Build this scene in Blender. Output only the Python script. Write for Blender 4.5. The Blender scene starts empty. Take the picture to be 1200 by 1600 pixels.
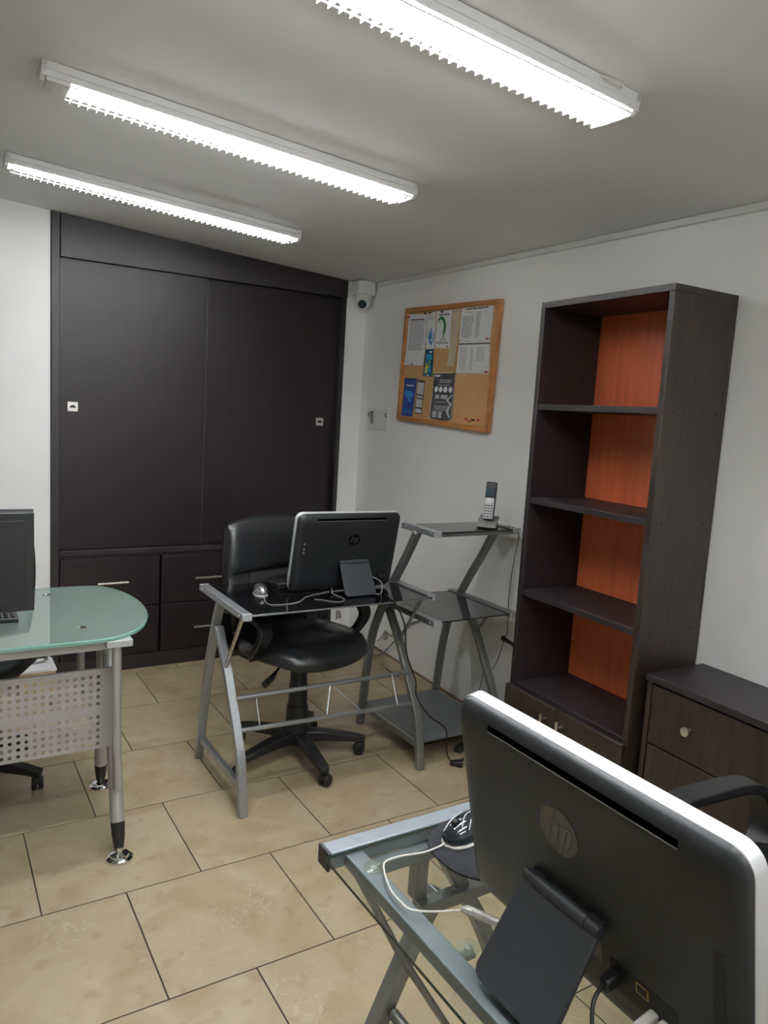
import bpy, math, random
from mathutils import Vector, Matrix
random.seed(7)
S = bpy.context.scene
COL = S.collection

# ------------------------------------------------------------------ camera
yaw, pitch, roll, F = -0.5580, 1.4404, 0.0601, 1158.48
cd = bpy.data.cameras.new('camera')
cam = bpy.data.objects.new('camera', cd)
COL.objects.link(cam)
cd.sensor_fit = 'AUTO'
cd.sensor_width = 36.0
cd.lens = F / 1600.0 * 36.0
cd.clip_start = 0.02
cam.matrix_world = Matrix.Translation((-0.7224, -4.1136, 1.5)) @ (
    Matrix.Rotation(yaw, 4, 'Z') @ Matrix.Rotation(pitch, 4, 'X') @ Matrix.Rotation(roll, 4, 'Z'))
S.camera = cam

# ------------------------------------------------------------------ world, exposure
w = bpy.data.worlds.new('world')
S.world = w
w.use_nodes = True
w.node_tree.nodes['Background'].inputs[0].default_value = (0.05, 0.05, 0.05, 1)
w.node_tree.nodes['Background'].inputs[1].default_value = 0.2
S.view_settings.view_transform = 'Standard'
S.view_settings.look = 'None'
S.view_settings.gamma = 1
S.view_settings.use_curve_mapping = False
S.view_settings.exposure = 0.76
TUBE_STRENGTH = 46.0

# ------------------------------------------------------------------ mesh helpers
V = Vector


class MB:
    def __init__(s):
        s.v, s.f, s.m = [], [], []

    def add(s, vs, fs, mi=0):
        o = len(s.v)
        s.v += [tuple(p) for p in vs]
        s.f += [tuple(i + o for i in f) for f in fs]
        s.m += [mi] * len(fs)
        return s

    def box(s, x0, x1, y0, y1, z0, z1, mi=0, mat=None):
        vs = [(x, y, z) for x in (x0, x1) for y in (y0, y1) for z in (z0, z1)]
        if mat:
            vs = [mat @ V(p) for p in vs]
        return s.add(vs, [(0, 1, 3, 2), (4, 6, 7, 5), (0, 4, 5, 1), (2, 3, 7, 6), (0, 2, 6, 4), (1, 5, 7, 3)], mi)

    def prism(s, bot, top, mi=0):
        n = len(bot)
        return s.add(list(bot) + list(top), [tuple(range(n))[::-1], tuple(range(n, 2 * n))] +
                     [(i, (i + 1) % n, n + (i + 1) % n, n + i) for i in range(n)], mi)

    def tube(s, path, r, n=10, mi=0, squash=None):
        P = [V(p) for p in path]
        R = r if isinstance(r, (list, tuple)) else [r] * len(P)
        t0 = (P[1] - P[0]).normalized()
        a = t0.orthogonal().normalized()
        vs, fs = [], []
        for i, p in enumerate(P):
            t = (P[min(i + 1, len(P) - 1)] - P[max(i - 1, 0)]).normalized()
            a = (a - t * a.dot(t)).normalized()
            b = t.cross(a)
            for k in range(n):
                an = 2 * math.pi * k / n
                vs.append(p + (a * math.cos(an) + b * math.sin(an)) * R[i])
        for i in range(len(P) - 1):
            for k in range(n):
                fs.append((i * n + k, i * n + (k + 1) % n, (i + 1) * n + (k + 1) % n, (i + 1) * n + k))
        fs.append(tuple(range(n))[::-1])
        fs.append(tuple((len(P) - 1) * n + k for k in range(n)))
        return s.add(vs, fs, mi)

    def bar(s, path, side, w, h, mi=0):
        """rectangular section swept along path; `side` = axis of the width"""
        P = [V(p) for p in path]
        sd = V(side).normalized()
        vs, fs = [], []
        W = w if isinstance(w, (list, tuple)) else [w] * len(P)
        H = h if isinstance(h, (list, tuple)) else [h] * len(P)
        for i, p in enumerate(P):
            t = (P[min(i + 1, len(P) - 1)] - P[max(i - 1, 0)]).normalized()
            b = t.cross(sd).normalized()
            for (q, r) in ((-1, -1), (1, -1), (1, 1), (-1, 1)):
                vs.append(p + sd * q * W[i] / 2 + b * r * H[i] / 2)
        for i in range(len(P) - 1):
            for k in range(4):
                fs.append((i * 4 + k, i * 4 + (k + 1) % 4, (i + 1) * 4 + (k + 1) % 4, (i + 1) * 4 + k))
        e = (len(P) - 1) * 4
        fs += [(3, 2, 1, 0), (e, e + 1, e + 2, e + 3)]
        return s.add(vs, fs, mi)

    def lathe(s, prof, c=(0, 0, 0), n=20, mat=None, mi=0):
        vs, fs = [], []
        for (r, z) in prof:
            for k in range(n):
                an = 2 * math.pi * k / n
                p = V((r * math.cos(an), r * math.sin(an), z))
                vs.append((mat @ p if mat else p) + V(c))
        m = len(prof)
        for i in range(m - 1):
            for k in range(n):
                fs.append((i * n + k, i * n + (k + 1) % n, (i + 1) * n + (k + 1) % n, (i + 1) * n + k))
        fs.append(tuple(range(n))[::-1])
        fs.append(tuple((m - 1) * n + k for k in range(n)))
        return s.add(vs, fs, mi)

    def build(s, name, mats, parent=None, bevel=0, seg=2, smooth=True, angle=35, kind=None):
        me = bpy.data.meshes.new(name)
        me.from_pydata(s.v, [], s.f)
        if not isinstance(mats, (list, tuple)):
            mats = [mats]
        for m in mats:
            me.materials.append(m)
        for p, i in zip(me.polygons, s.m):
            p.material_index = i
            p.use_smooth = smooth
        if smooth:
            me.set_sharp_from_angle(angle=math.radians(angle))
        me.update()
        o = bpy.data.objects.new(name, me)
        COL.objects.link(o)
        if parent:
            o.parent = parent
        if bevel:
            b = o.modifiers.new('bevel', 'BEVEL')
            b.width = bevel
            b.segments = seg
            b.limit_method = 'ANGLE'
            b.angle_limit = math.radians(40)
        if kind:
            o['kind'] = kind
        return o


def tag(o, label, cat, group=None):
    o['label'] = label
    o['category'] = cat
    if group:
        o['group'] = group
    return o


def thing(name, label, cat, loc=(0, 0, 0), rz=0.0, group=None):
    o = bpy.data.objects.new(name, None)
    COL.objects.link(o)
    o.empty_display_size = 0.1
    o.location = loc
    o.rotation_euler = (0, 0, rz)
    return tag(o, label, cat, group)


def boxp(name, mat, parent, *a, bevel=0.0015, **k):
    return MB().box(*a).build(name, mat, parent, bevel=bevel, **k)


def smooth_path(pts, n=6, closed=False):
    P = [V(p) for p in pts]
    out = []
    for i in range(len(P) - 1):
        p0 = P[max(i - 1, 0)]
        p1, p2 = P[i], P[i + 1]
        p3 = P[min(i + 2, len(P) - 1)]
        for k in range(n):
            t = k / n
            out.append(0.5 * ((2 * p1) + (p2 - p0) * t + (2 * p0 - 5 * p1 + 4 * p2 - p3) * t * t +
                              (3 * p1 - p0 - 3 * p2 + p3) * t ** 3))
    out.append(P[-1])
    return out


# ------------------------------------------------------------------ materials
M = {}


def mat(name, col, rough=0.5, metal=0.0, noise=None, bump=None, spec=0.5, coat=0.0, emit=None, randval=0.0,
        stretch=None, alpha=1.0):
    m = bpy.data.materials.new(name)
    m.use_nodes = True
    nt = m.node_tree
    b = nt.nodes['Principled BSDF']
    b.inputs['Base Color'].default_value = (*col, 1)
    b.inputs['Roughness'].default_value = rough
    b.inputs['Metallic'].default_value = metal
    b.inputs['Specular IOR Level'].default_value = spec
    b.inputs['Coat Weight'].default_value = coat
    b.inputs['Coat Roughness'].default_value = 0.1
    b.inputs['Alpha'].default_value = alpha
    L = nt.links.new
    tc = nt.nodes.new('ShaderNodeTexCoord')
    src = tc.outputs['Object']
    if stretch:
        mp = nt.nodes.new('ShaderNodeMapping')
        mp.inputs['Scale'].default_value = stretch
        L(src, mp.inputs['Vector'])
        src = mp.outputs['Vector']
    if noise:
        sc, amt = noise
        nz = nt.nodes.new('ShaderNodeTexNoise')
        nz.inputs['Scale'].default_value = sc
        nz.inputs['Detail'].default_value = 5
        L(src, nz.inputs['Vector'])
        cr = nt.nodes.new('ShaderNodeValToRGB')
        cr.color_ramp.elements[0].position = 0.3
        cr.color_ramp.elements[1].position = 0.7
        cr.color_ramp.elements[0].color = (*[c * (1 - amt) for c in col], 1)
        cr.color_ramp.elements[1].color = (*[min(1, c * (1 + amt)) for c in col], 1)
        L(nz.outputs['Fac'], cr.inputs['Fac'])
        L(cr.outputs['Color'], b.inputs['Base Color'])
    if bump:
        sc, st = bump
        nb = nt.nodes.new('ShaderNodeTexNoise')
        nb.inputs['Scale'].default_value = sc
        nb.inputs['Detail'].default_value = 3
        L(src, nb.inputs['Vector'])
        bp = nt.nodes.new('ShaderNodeBump')
        bp.inputs['Strength'].default_value = st
        bp.inputs['Distance'].default_value = 0.004
        L(nb.outputs['Fac'], bp.inputs['Height'])
        L(bp.outputs['Normal'], b.inputs['Normal'])
    if emit:
        b.inputs['Emission Color'].default_value = (*emit[0], 1)
        b.inputs['Emission Strength'].default_value = emit[1]
    M[name] = m
    return m


mat('wall', (0.85, 0.85, 0.835), 0.75, noise=(2.5, 0.025), bump=(60, 0.05))
mat('ceiling', (0.80, 0.80, 0.80), 0.8, noise=(1.5, 0.03), bump=(40, 0.05))
mat('trim', (0.70, 0.70, 0.68), 0.6)
mat('grout', (0.035, 0.025, 0.018), 0.9, noise=(30, 0.3))
mat('baseboard', (0.50, 0.41, 0.29), 0.4, noise=(5, 0.12))
mat('base_cap', (0.20, 0.09, 0.045), 0.5, noise=(12, 0.2))
mat('espresso', (0.0135, 0.0085, 0.0105), 0.5, noise=(9, 0.3), bump=(60, 0.02), stretch=(8, 8, 0.6), spec=0.62)
mat('espresso_front', (0.0125, 0.0070, 0.0088), 0.44, noise=(9, 0.25), bump=(60, 0.012), stretch=(8, 8, 0.5), spec=0.45)
mat('espresso_brown', (0.026, 0.017, 0.012), 0.42, noise=(7, 0.4), bump=(60, 0.05), stretch=(8, 8, 0.6), spec=0.5)
mat('edge_highlight', (0.05, 0.042, 0.046), 0.35, noise=(20, 0.1))
mat('orange_wood', (0.56, 0.120, 0.040), 0.42, noise=(6, 0.12), stretch=(8, 8, 0.6))
mat('silver_paint', (0.36, 0.38, 0.39), 0.36, metal=0.75, noise=(40, 0.06))
mat('blue_silver', (0.21, 0.235, 0.26), 0.45, metal=0.35, noise=(40, 0.05))
mat('gun_paint', (0.24, 0.245, 0.235), 0.40, metal=0.6, noise=(40, 0.08))
mat('end_cap', (0.42, 0.44, 0.45), 0.45, metal=0.3)
mat('grey_cap', (0.02, 0.02, 0.022), 0.4)
mat('light_silver', (0.47, 0.47, 0.46), 0.42, metal=0.55, noise=(40, 0.04))
mat('chrome', (0.75, 0.75, 0.75), 0.08, metal=1.0)
mat('satin', (0.66, 0.64, 0.60), 0.3, metal=1.0)
mat('white_metal', (0.78, 0.78, 0.78), 0.45)
mat('white_plastic', (0.74, 0.74, 0.71), 0.4)
mat('black_plastic', (0.012, 0.012, 0.013), 0.42, bump=(300, 0.08))
mat('slot_black', (0.0008, 0.0008, 0.0008), 0.9, spec=0.0)
mat('black_matte', (0.006, 0.006, 0.007), 0.6)
mat('case_black', (0.012, 0.0135, 0.0155), 0.42, bump=(500, 0.06), spec=0.5)
mat('stand_black', (0.024, 0.027, 0.031), 0.5, bump=(300, 0.05))
mat('silver_rim', (0.72, 0.73, 0.75), 0.32, metal=0.6)
mat('logo_disc', (0.05, 0.045, 0.03), 0.18, spec=0.7)
mat('logo_mark', (0.095, 0.085, 0.06), 0.25)
mat('logo_disc_black', (0.004, 0.004, 0.005), 0.12, spec=0.7)
mat('logo_mark_black', (0.03, 0.03, 0.034), 0.3)
mat('screen', (0.004, 0.004, 0.005), 0.12)
mat('leather', (0.011, 0.012, 0.0135), 0.34, bump=(90, 0.22), spec=0.6)
mat('black_glass', (0.004, 0.004, 0.005), 0.03, spec=0.55)
mat('smoke_glass', (0.03, 0.03, 0.031), 0.06, spec=0.8)
mat('shelf_grey', (0.13, 0.14, 0.145), 0.35, metal=0.3, noise=(20, 0.06))
mat('cork', (0.50, 0.285, 0.115), 0.85, noise=(90, 0.16), bump=(150, 0.2))
mat('board_frame', (0.40, 0.165, 0.045), 0.4, noise=(10, 0.2), stretch=(1, 6, 6))
mat('paper', (0.74, 0.74, 0.74), 0.7)
mat('paper_beige', (0.55, 0.47, 0.33), 0.7, noise=(20, 0.1))
mat('ink_grey', (0.26, 0.26, 0.29), 0.8)
mat('ink_dark', (0.05, 0.05, 0.055), 0.8)
mat('ink_mid', (0.45, 0.45, 0.46), 0.8)
mat('ink_green', (0.03, 0.22, 0.07), 0.7)
mat('ink_blue', (0.03, 0.22, 0.48), 0.7)
mat('ink_cyan', (0.02, 0.30, 0.50), 0.6)
mat('ink_yellow', (0.70, 0.62, 0.06), 0.6)
mat('brochure_blue', (0.018, 0.045, 0.20), 0.45, noise=(14, 0.3))
mat('brochure_cyan', (0.03, 0.23, 0.55), 0.5)
mat('leaflet_dark', (0.012, 0.07, 0.13), 0.5, noise=(20, 0.4))
mat('poster_grey', (0.065, 0.07, 0.08), 0.5, noise=(12, 0.3))
mat('pin_red', (0.45, 0.03, 0.02), 0.4)
mat('pin_black', (0.01, 0.01, 0.01), 0.4)
mat('pin_green', (0.03, 0.25, 0.06), 0.4)
mat('pin_yellow', (0.5, 0.40, 0.03), 0.4)
mat('cardboard', (0.48, 0.36, 0.21), 0.8, noise=(15, 0.12))
mat('cable_white', (0.62, 0.60, 0.55), 0.5)
mat('cable_grey', (0.22, 0.21, 0.20), 0.5)
mat('cable_black', (0.008, 0.008, 0.008), 0.45)
mat('foam_pad', (0.014, 0.015, 0.02), 0.9, bump=(400, 0.3))
mat('mouse_gloss', (0.010, 0.014, 0.019), 0.12, coat=0.6)
mat('mouse_clear', (0.30, 0.30, 0.30), 0.08, coat=0.5, metal=0.35)
mat('phone_silver', (0.50, 0.50, 0.49), 0.4, metal=0.3)
mat('phone_screen', (0.02, 0.045, 0.055), 0.15)
mat('phone_grey', (0.16, 0.155, 0.15), 0.45)
mat('wrap', (0.60, 0.59, 0.56), 0.12, metal=0.3, bump=(120, 0.8), alpha=0.8)
mat('gold', (0.6, 0.42, 0.12), 0.3, metal=1.0)
mat('tube_light', (0.9, 0.9, 0.9), 0.5, emit=((0.955, 0.985, 1.0), TUBE_STRENGTH))
mat('louver', (0.85, 0.85, 0.85), 0.35)


def tile_material():
    m = bpy.data.materials.new('tile')
    m.use_nodes = True
    nt = m.node_tree
    L = nt.links.new
    b = nt.nodes['Principled BSDF']
    tc = nt.nodes.new('ShaderNodeTexCoord')
    oi = nt.nodes.new('ShaderNodeObjectInfo')
    off = nt.nodes.new('ShaderNodeVectorMath')
    off.operation = 'MULTIPLY_ADD'
    L(oi.outputs['Random'], off.inputs[0])
    off.inputs[1].default_value = (37, 19, 5)
    L(tc.outputs['Object'], off.inputs[2])
    n1 = nt.nodes.new('ShaderNodeTexNoise')
    n1.inputs['Scale'].default_value = 3.6
    n1.inputs['Detail'].default_value = 8
    n1.inputs['Distortion'].default_value = 1.2
    L(off.outputs[0], n1.inputs['Vector'])
    cr = nt.nodes.new('ShaderNodeValToRGB')
    cr.color_ramp.elements[0].position = 0.30
    cr.color_ramp.elements[0].color = (0.305, 0.231, 0.135, 1)
    cr.color_ramp.elements[1].position = 0.68
    cr.color_ramp.elements[1].color = (0.398, 0.328, 0.221, 1)
    e = cr.color_ramp.elements.new(0.5)
    e.color = (0.362, 0.290, 0.185, 1)
    L(n1.outputs['Fac'], cr.inputs['Fac'])
    # pale veins
    n2 = nt.nodes.new('ShaderNodeTexNoise')
    n2.inputs['Scale'].default_value = 7
    n2.inputs['Detail'].default_value = 6
    n2.inputs['Distortion'].default_value = 2.5
    L(off.outputs[0], n2.inputs['Vector'])
    vr = nt.nodes.new('ShaderNodeValToRGB')
    vr.color_ramp.elements[0].position = 0.485
    vr.color_ramp.elements[0].color = (0, 0, 0, 1)
    vr.color_ramp.elements[1].position = 0.515
    vr.color_ramp.elements[1].color = (0, 0, 0, 1)
    k = vr.color_ramp.elements.new(0.5)
    k.color = (1, 1, 1, 1)
    L(n2.outputs['Fac'], vr.inputs['Fac'])
    n3 = nt.nodes.new('ShaderNodeTexNoise')
    n3.inputs['Scale'].default_value = 4
    L(off.outputs[0], n3.inputs['Vector'])
    r3 = nt.nodes.new('ShaderNodeMapRange')
    r3.inputs['From Min'].default_value = 0.5
    r3.inputs['From Max'].default_value = 0.75
    r3.inputs['To Max'].default_value = 0.85
    L(n3.outputs['Fac'], r3.inputs['Value'])
    mu = nt.nodes.new('ShaderNodeMath')
    mu.operation = 'MULTIPLY'
    L(vr.outputs['Color'], mu.inputs[0])
    L(r3.outputs['Result'], mu.inputs[1])
    mx = nt.nodes.new('ShaderNodeMix')
    mx.data_type = 'RGBA'
    L(mu.outputs[0], mx.inputs['Factor'])
    L(cr.outputs['Color'], mx.inputs['A'])
    mx.inputs['B'].default_value = (0.483, 0.428, 0.317, 1)
    # dark specks
    n4 = nt.nodes.new('ShaderNodeTexNoise')
    n4.inputs['Scale'].default_value = 16
    n4.inputs['Detail'].default_value = 8
    L(off.outputs[0], n4.inputs['Vector'])
    r4 = nt.nodes.new('ShaderNodeMapRange')
    r4.inputs['From Min'].default_value = 0.58
    r4.inputs['From Max'].default_value = 0.72
    r4.inputs['To Max'].default_value = 0.45
    L(n4.outputs['Fac'], r4.inputs['Value'])
    m2 = nt.nodes.new('ShaderNodeMix')
    m2.data_type = 'RGBA'
    L(r4.outputs['Result'], m2.inputs['Factor'])
    L(mx.outputs['Result'], m2.inputs['A'])
    m2.inputs['B'].default_value = (0.241, 0.172, 0.099, 1)
    L(m2.outputs['Result'], b.inputs['Base Color'])
    b.inputs['Roughness'].default_value = 0.42
    b.inputs['Specular IOR Level'].default_value = 0.45
    return m


M['tile'] = tile_material()


def glass_mat(name, tint, body, body_amt, rough=0.0, ior=1.5):
    """sheet glass: tinted see-through body mixed with a mirror by Fresnel"""
    m = bpy.data.materials.new(name)
    m.use_nodes = True
    nt = m.node_tree
    nt.nodes.clear()
    L = nt.links.new
    out = nt.nodes.new('ShaderNodeOutputMaterial')
    tr = nt.nodes.new('ShaderNodeBsdfTransparent')
    tr.inputs['Color'].default_value = (*tint, 1)
    df = nt.nodes.new('ShaderNodeBsdfDiffuse')
    df.inputs['Color'].default_value = (*body, 1)
    a = nt.nodes.new('ShaderNodeMixShader')
    a.inputs['Fac'].default_value = body_amt
    L(tr.outputs[0], a.inputs[1])
    L(df.outputs[0], a.inputs[2])
    gl = nt.nodes.new('ShaderNodeBsdfGlossy')
    gl.inputs['Roughness'].default_value = rough
    fr = nt.nodes.new('ShaderNodeFresnel')
    fr.inputs['IOR'].default_value = ior
    geo = nt.nodes.new('ShaderNodeNewGeometry')
    inv = nt.nodes.new('ShaderNodeMath')
    inv.operation = 'SUBTRACT'
    inv.inputs[0].default_value = 1.0
    L(geo.outputs['Backfacing'], inv.inputs[1])
    mul = nt.nodes.new('ShaderNodeMath')
    mul.operation = 'MULTIPLY'
    L(fr.outputs[0], mul.inputs[0])
    L(inv.outputs[0], mul.inputs[1])
    c = nt.nodes.new('ShaderNodeMixShader')
    L(mul.outputs[0], c.inputs['Fac'])
    L(a.outputs[0], c.inputs[1])
    L(gl.outputs[0], c.inputs[2])
    L(c.outputs[0], out.inputs['Surface'])
    M[name] = m
    return m


glass_mat('clear_glass', (0.955, 0.972, 0.96), (0.3, 0.4, 0.35), 0.008)
glass_mat('green_glass', (0.82, 0.90, 0.86), (0.29, 0.385, 0.34), 0.58, ior=2.0)
glass_mat('clear_rubber', (0.90, 0.92, 0.88), (0.5, 0.52, 0.48), 0.16, rough=0.1)
glass_mat('clear_dome', (0.55, 0.55, 0.56), (0.15, 0.15, 0.16), 0.35, rough=0.03, ior=1.8)
mat('glass_edge', (0.02, 0.05, 0.04), 0.15)
mat('green_edge', (0.18, 0.34, 0.29), 0.12, coat=0.3)
mat('green_bevel', (0.012, 0.05, 0.045), 0.1)

# ------------------------------------------------------------------ room shell
def cz(x, y):
    return 2.3845 - 0.0595 * x + 0.0249 * y


XL, YF = -2.7, -5.5
WT = -0.0403                                 # right wall leans off the tile grid


def wx(y):
    return 1.6293 - WT * 0 + 0.0403 * y


def wall_prism(name, poly):
    o = MB().prism([(x, y, -0.03) for x, y in poly], [(x, y, cz(x, y)) for x, y in poly])
    o = o.build(name, M['wall'], smooth=False)
    o['kind'] = 'structure'
    return o


wb = MB()
for x0, x1 in ((XL - 0.1, -0.178), (1.492, wx(0.0) + 0.004)):
    p = [(x0, 0.014), (x1, 0.014), (x1, 0.12), (x0, 0.12)]
    wb.prism([(x, y, -0.03) for x, y in p], [(x, y, cz(x, y)) for x, y in p])
o = wb.build('wall_back', M['wall'], smooth=False)
o['kind'] = 'structure'
wall_prism('wall_right', [(wx(0.12), 0.12), (wx(YF), YF), (wx(YF) + 0.12, YF), (wx(0.12) + 0.12, 0.12)])
wall_prism('wall_left', [(XL, YF), (XL, 0.014), (XL - 0.1, 0.014), (XL - 0.1, YF)])
wall_prism('wall_front', [(XL - 0.1, YF - 0.1), (wx(YF) + 0.12, YF - 0.1), (wx(YF) + 0.12, YF), (XL - 0.1, YF)])
p = [(XL - 0.15, YF - 0.15), (1.9, YF - 0.15), (1.9, 0.7), (XL - 0.15, 0.7)]
o = MB().prism([(x, y, cz(x, y)) for x, y in p], [(x, y, cz(x, y) + 0.08) for x, y in p]).build('ceiling', M['ceiling'], smooth=False)
o['kind'] = 'structure'

# floor: dark grout bed with each tile a piece of its own
o = MB().box(XL - 0.1, 1.75, YF - 0.1, 0.7, -0.04, -0.0010).build('floor', M['grout'], smooth=False)
o['kind'] = 'structure'
floor = o
TW, TD, G = 0.4733, 0.4734, 0.0022
YA, O1, O2 = -1.4761, -0.4584, -0.2211
full = None


def tile_mesh(sx, sy):
    b = 0.0005
    mb = MB()
    mb.prism([(-sx / 2, -sy / 2, -0.0009), (sx / 2, -sy / 2, -0.0009), (sx / 2, sy / 2, -0.0009), (-sx / 2, sy / 2, -0.0009)],
             [(-sx / 2, -sy / 2, -b), (sx / 2, -sy / 2, -b), (sx / 2, sy / 2, -b), (-sx / 2, sy / 2, -b)])
    q = [(-sx / 2 + b, -sy / 2 + b, 0), (sx / 2 - b, -sy / 2 + b, 0), (sx / 2 - b, sy / 2 - b, 0), (-sx / 2 + b, sy / 2 - b, 0)]
    mb.f.pop(1)
    mb.m.pop()
    mb.add(q, [(0, 1, 2, 3)])
    n = 8
    for i in range(4):
        mb.f.append((4 + i, 4 + (i + 1) % 4, n + (i + 1) % 4, n + i))
        mb.m.append(0)
    me = bpy.data.meshes.new('tile')
    me.from_pydata(mb.v, [], mb.f)
    me.materials.append(M['tile'])
    return me


for r in range(-4, 10):
    y1 = YA - TD * r
    y0 = y1 - TD
    off = O1 if r % 2 == 0 else O2
    y0c, y1c = max(y0, YF), min(y1, 0.012)
    if y1c - y0c < 0.02:
        continue
    for k in range(-8, 8):
        x0 = off + TW * k
        x1 = x0 + TW
        xmax = min(wx(y0c), wx(y1c)) - 0.001
        x0c, x1c = max(x0, XL), min(x1, xmax)
        if x1c - x0c < 0.02:
            continue
        sx, sy = x1c - x0c - 2 * G, y1c - y0c - 2 * G
        if abs(sx - TW + 2 * G) < 1e-6 and abs(sy - TD + 2 * G) < 1e-6:
            if full is None:
                full = tile_mesh(sx, sy)
            me = full
        else:
            me = tile_mesh(sx, sy)
        t = bpy.data.objects.new('tile', me)
        COL.objects.link(t)
        t.location = ((x0c + x1c) / 2, (y0c + y1c) / 2, 0)
        t.parent = floor

# right-wall frame: local X runs along the wall towards the camera, -Y into the room
WROT = math.atan2(-1, -0.0403)
ET = V((-0.0403, -1, 0)).normalized()
EN = V((-1, 0.0403, 0)).normalized()
WO = V((1.6293, 0, 0))


def wl(t, n, z):
    return WO + ET * t + EN * n + V((0, 0, z))


def wthing(name, label, cat, t, z, n=0.0, group=None):
    return thing(name, label, cat, wl(t, n, z), WROT, group)


# tiled skirting along the right wall
bb = MB().box(0.02, 1.985, -0.004, 0.0, 0, 0.085).build('baseboard_right', M['grout'], smooth=False)
bb.location = WO
bb.rotation_euler = (0, 0, WROT)
bb['kind'] = 'structure'
t0 = 0.022
while t0 < 1.98:
    t1 = min(t0 + 0.45, 1.985)
    boxp('skirting_tile', M['baseboard'], bb, t0, t1 - 0.004, -0.012, -0.004, 0.001, 0.078)
    boxp('cap_strip', M['base_cap'], bb, t0, t1 - 0.004, -0.013, -0.004, 0.079, 0.087, bevel=0.001)
    t0 = t1
# thin plaster cove where the right wall meets the ceiling
tr = MB()
pa, pb = (wx(0.0) - 0.002, -0.14), (wx(YF) - 0.002, YF)
tr.prism([(pa[0], pa[1], cz(*pa) - 0.028), (pb[0], pb[1], cz(*pb) - 0.028), (pb[0], pb[1], cz(*pb) - 0.001), (pa[0], pa[1], cz(*pa) - 0.001)],
         [(pa[0] - 0.012, pa[1], cz(*pa) - 0.024), (pb[0] - 0.012, pb[1], cz(*pb) - 0.024), (pb[0] - 0.012, pb[1], cz(*pb) - 0.001), (pa[0] - 0.012, pa[1], cz(*pa) - 0.001)])
o = tr.build('trim_1', M['trim'], smooth=False)
o['kind'] = 'structure'

# ------------------------------------------------------------------ ceiling lamps
def ceiling_lamp(label, x0, x1, yn, yf, cover=False, tubes=(-0.024, 0.024)):
    xc, yc = (x0 + x1) / 2, (yn + yf) / 2
    t = thing('ceiling_lamp', label, 'ceiling lamp', (xc, yc, cz(xc, yc)), 0, 'fluorescent ceiling lamps')
    t.rotation_euler = (math.atan(0.0249), math.atan(0.0595), 0)
    h, wd = (x1 - x0) / 2, (yf - yn) / 2
    hs = MB().box(-h, h, -wd, wd, -0.022, -0.001)
    hs.box(-h, h, -wd, -wd + 0.004, -0.040, -0.022).box(-h, h, wd - 0.004, wd, -0.040, -0.022)
    hs.build('housing', M['white_metal'], t, bevel=0.002)
    for s in (-1, 1):
        e = MB().prism([(s * h, -wd, -0.001), (s * h, wd, -0.001), (s * h, wd, -0.03), (s * h, wd - 0.014, -0.05), (s * h, -wd + 0.014, -0.05), (s * h, -wd, -0.03)],
                       [(s * (h - 0.012), -wd, -0.001), (s * (h - 0.012), wd, -0.001), (s * (h - 0.012), wd, -0.03), (s * (h - 0.012), wd - 0.014, -0.05), (s * (h - 0.012), -wd + 0.014, -0.05), (s * (h - 0.012), -wd, -0.03)])
        e.build('end_plate', M['white_metal'], t, smooth=False)
        for q in tubes:
            k = MB().box(s * (h - 0.030) - 0.008, s * (h - 0.030) + 0.008, q - 0.011, q + 0.011, -0.050, -0.022)
            k.build('lamp_holder', M['white_plastic'], t, bevel=0.002)
    xs = -h + (0.075 if cover else 0.026)
    for q in tubes:
        MB().tube([(xs + 0.012, q, -0.037), (h - 0.038, q, -0.037)], 0.0125, 12).build('fluorescent_tube', M['tube_light'], t)
    if cover:
        boxp('blank_cover', M['white_metal'], t, -h + 0.014, xs, -wd + 0.004, wd - 0.004, -0.049, -0.023)
    lv = MB()
    n = int((h - 0.02 - xs) / 0.024)
    for i in range(n):
        x = xs + 0.012 + 0.024 * i
        lv.prism([(x - 0.001, -wd + 0.004, -0.046), (x - 0.001, 0, -0.053), (x - 0.001, wd - 0.004, -0.046), (x - 0.001, wd - 0.004, -0.060), (x - 0.001, 0, -0.064), (x - 0.001, -wd + 0.004, -0.060)],
                 [(x + 0.001, -wd + 0.004, -0.046), (x + 0.001, 0, -0.053), (x + 0.001, wd - 0.004, -0.046), (x + 0.001, wd - 0.004, -0.060), (x + 0.001, 0, -0.064), (x + 0.001, -wd + 0.004, -0.060)])
    for q in (-1, 1):
        lv.box(xs, h - 0.016, q * (wd - 0.002) - 0.001, q * (wd - 0.002) + 0.001, -0.050, -0.047)
    lv.build('louver', M['louver'], t, smooth=False, kind='stuff')
    return t


ceiling_lamp('smallest fluorescent ceiling lamp, farthest from the camera, above the wardrobe', -0.449, 0.772, -0.862, -0.765, tubes=(0.0,))
ceiling_lamp('middle fluorescent ceiling lamp with a blank white cover at its left end', -0.448, 0.742, -1.866, -1.752, True)
ceiling_lamp('added overhead fluorescent ceiling lamp, unseen, in line with the three in view', -0.52, 0.70, -3.82, -3.706)  # added lamp out of view, lightens the right wall and bookcase
ceiling_lamp('added rearmost fluorescent ceiling lamp of the row, unseen behind the camera', -0.52, 0.70, -4.80, -4.686)  # second added lamp, unseen, more light for the dark right side
lamp3 = ceiling_lamp('largest fluorescent ceiling lamp, nearest the camera, cut by the top edge of the photo', -0.52, 0.706, -2.842, -2.728)
# loose white wire looping out beside the nearest lamp
wire = MB().tube(smooth_path([(0.48, -0.060, -0.006), (0.50, -0.075, -0.012), (0.53, -0.076, -0.013), (0.545, -0.060, -0.008)]), 0.003, 6)
wire.build('wire_loop', M['cable_white'], lamp3)

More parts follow.
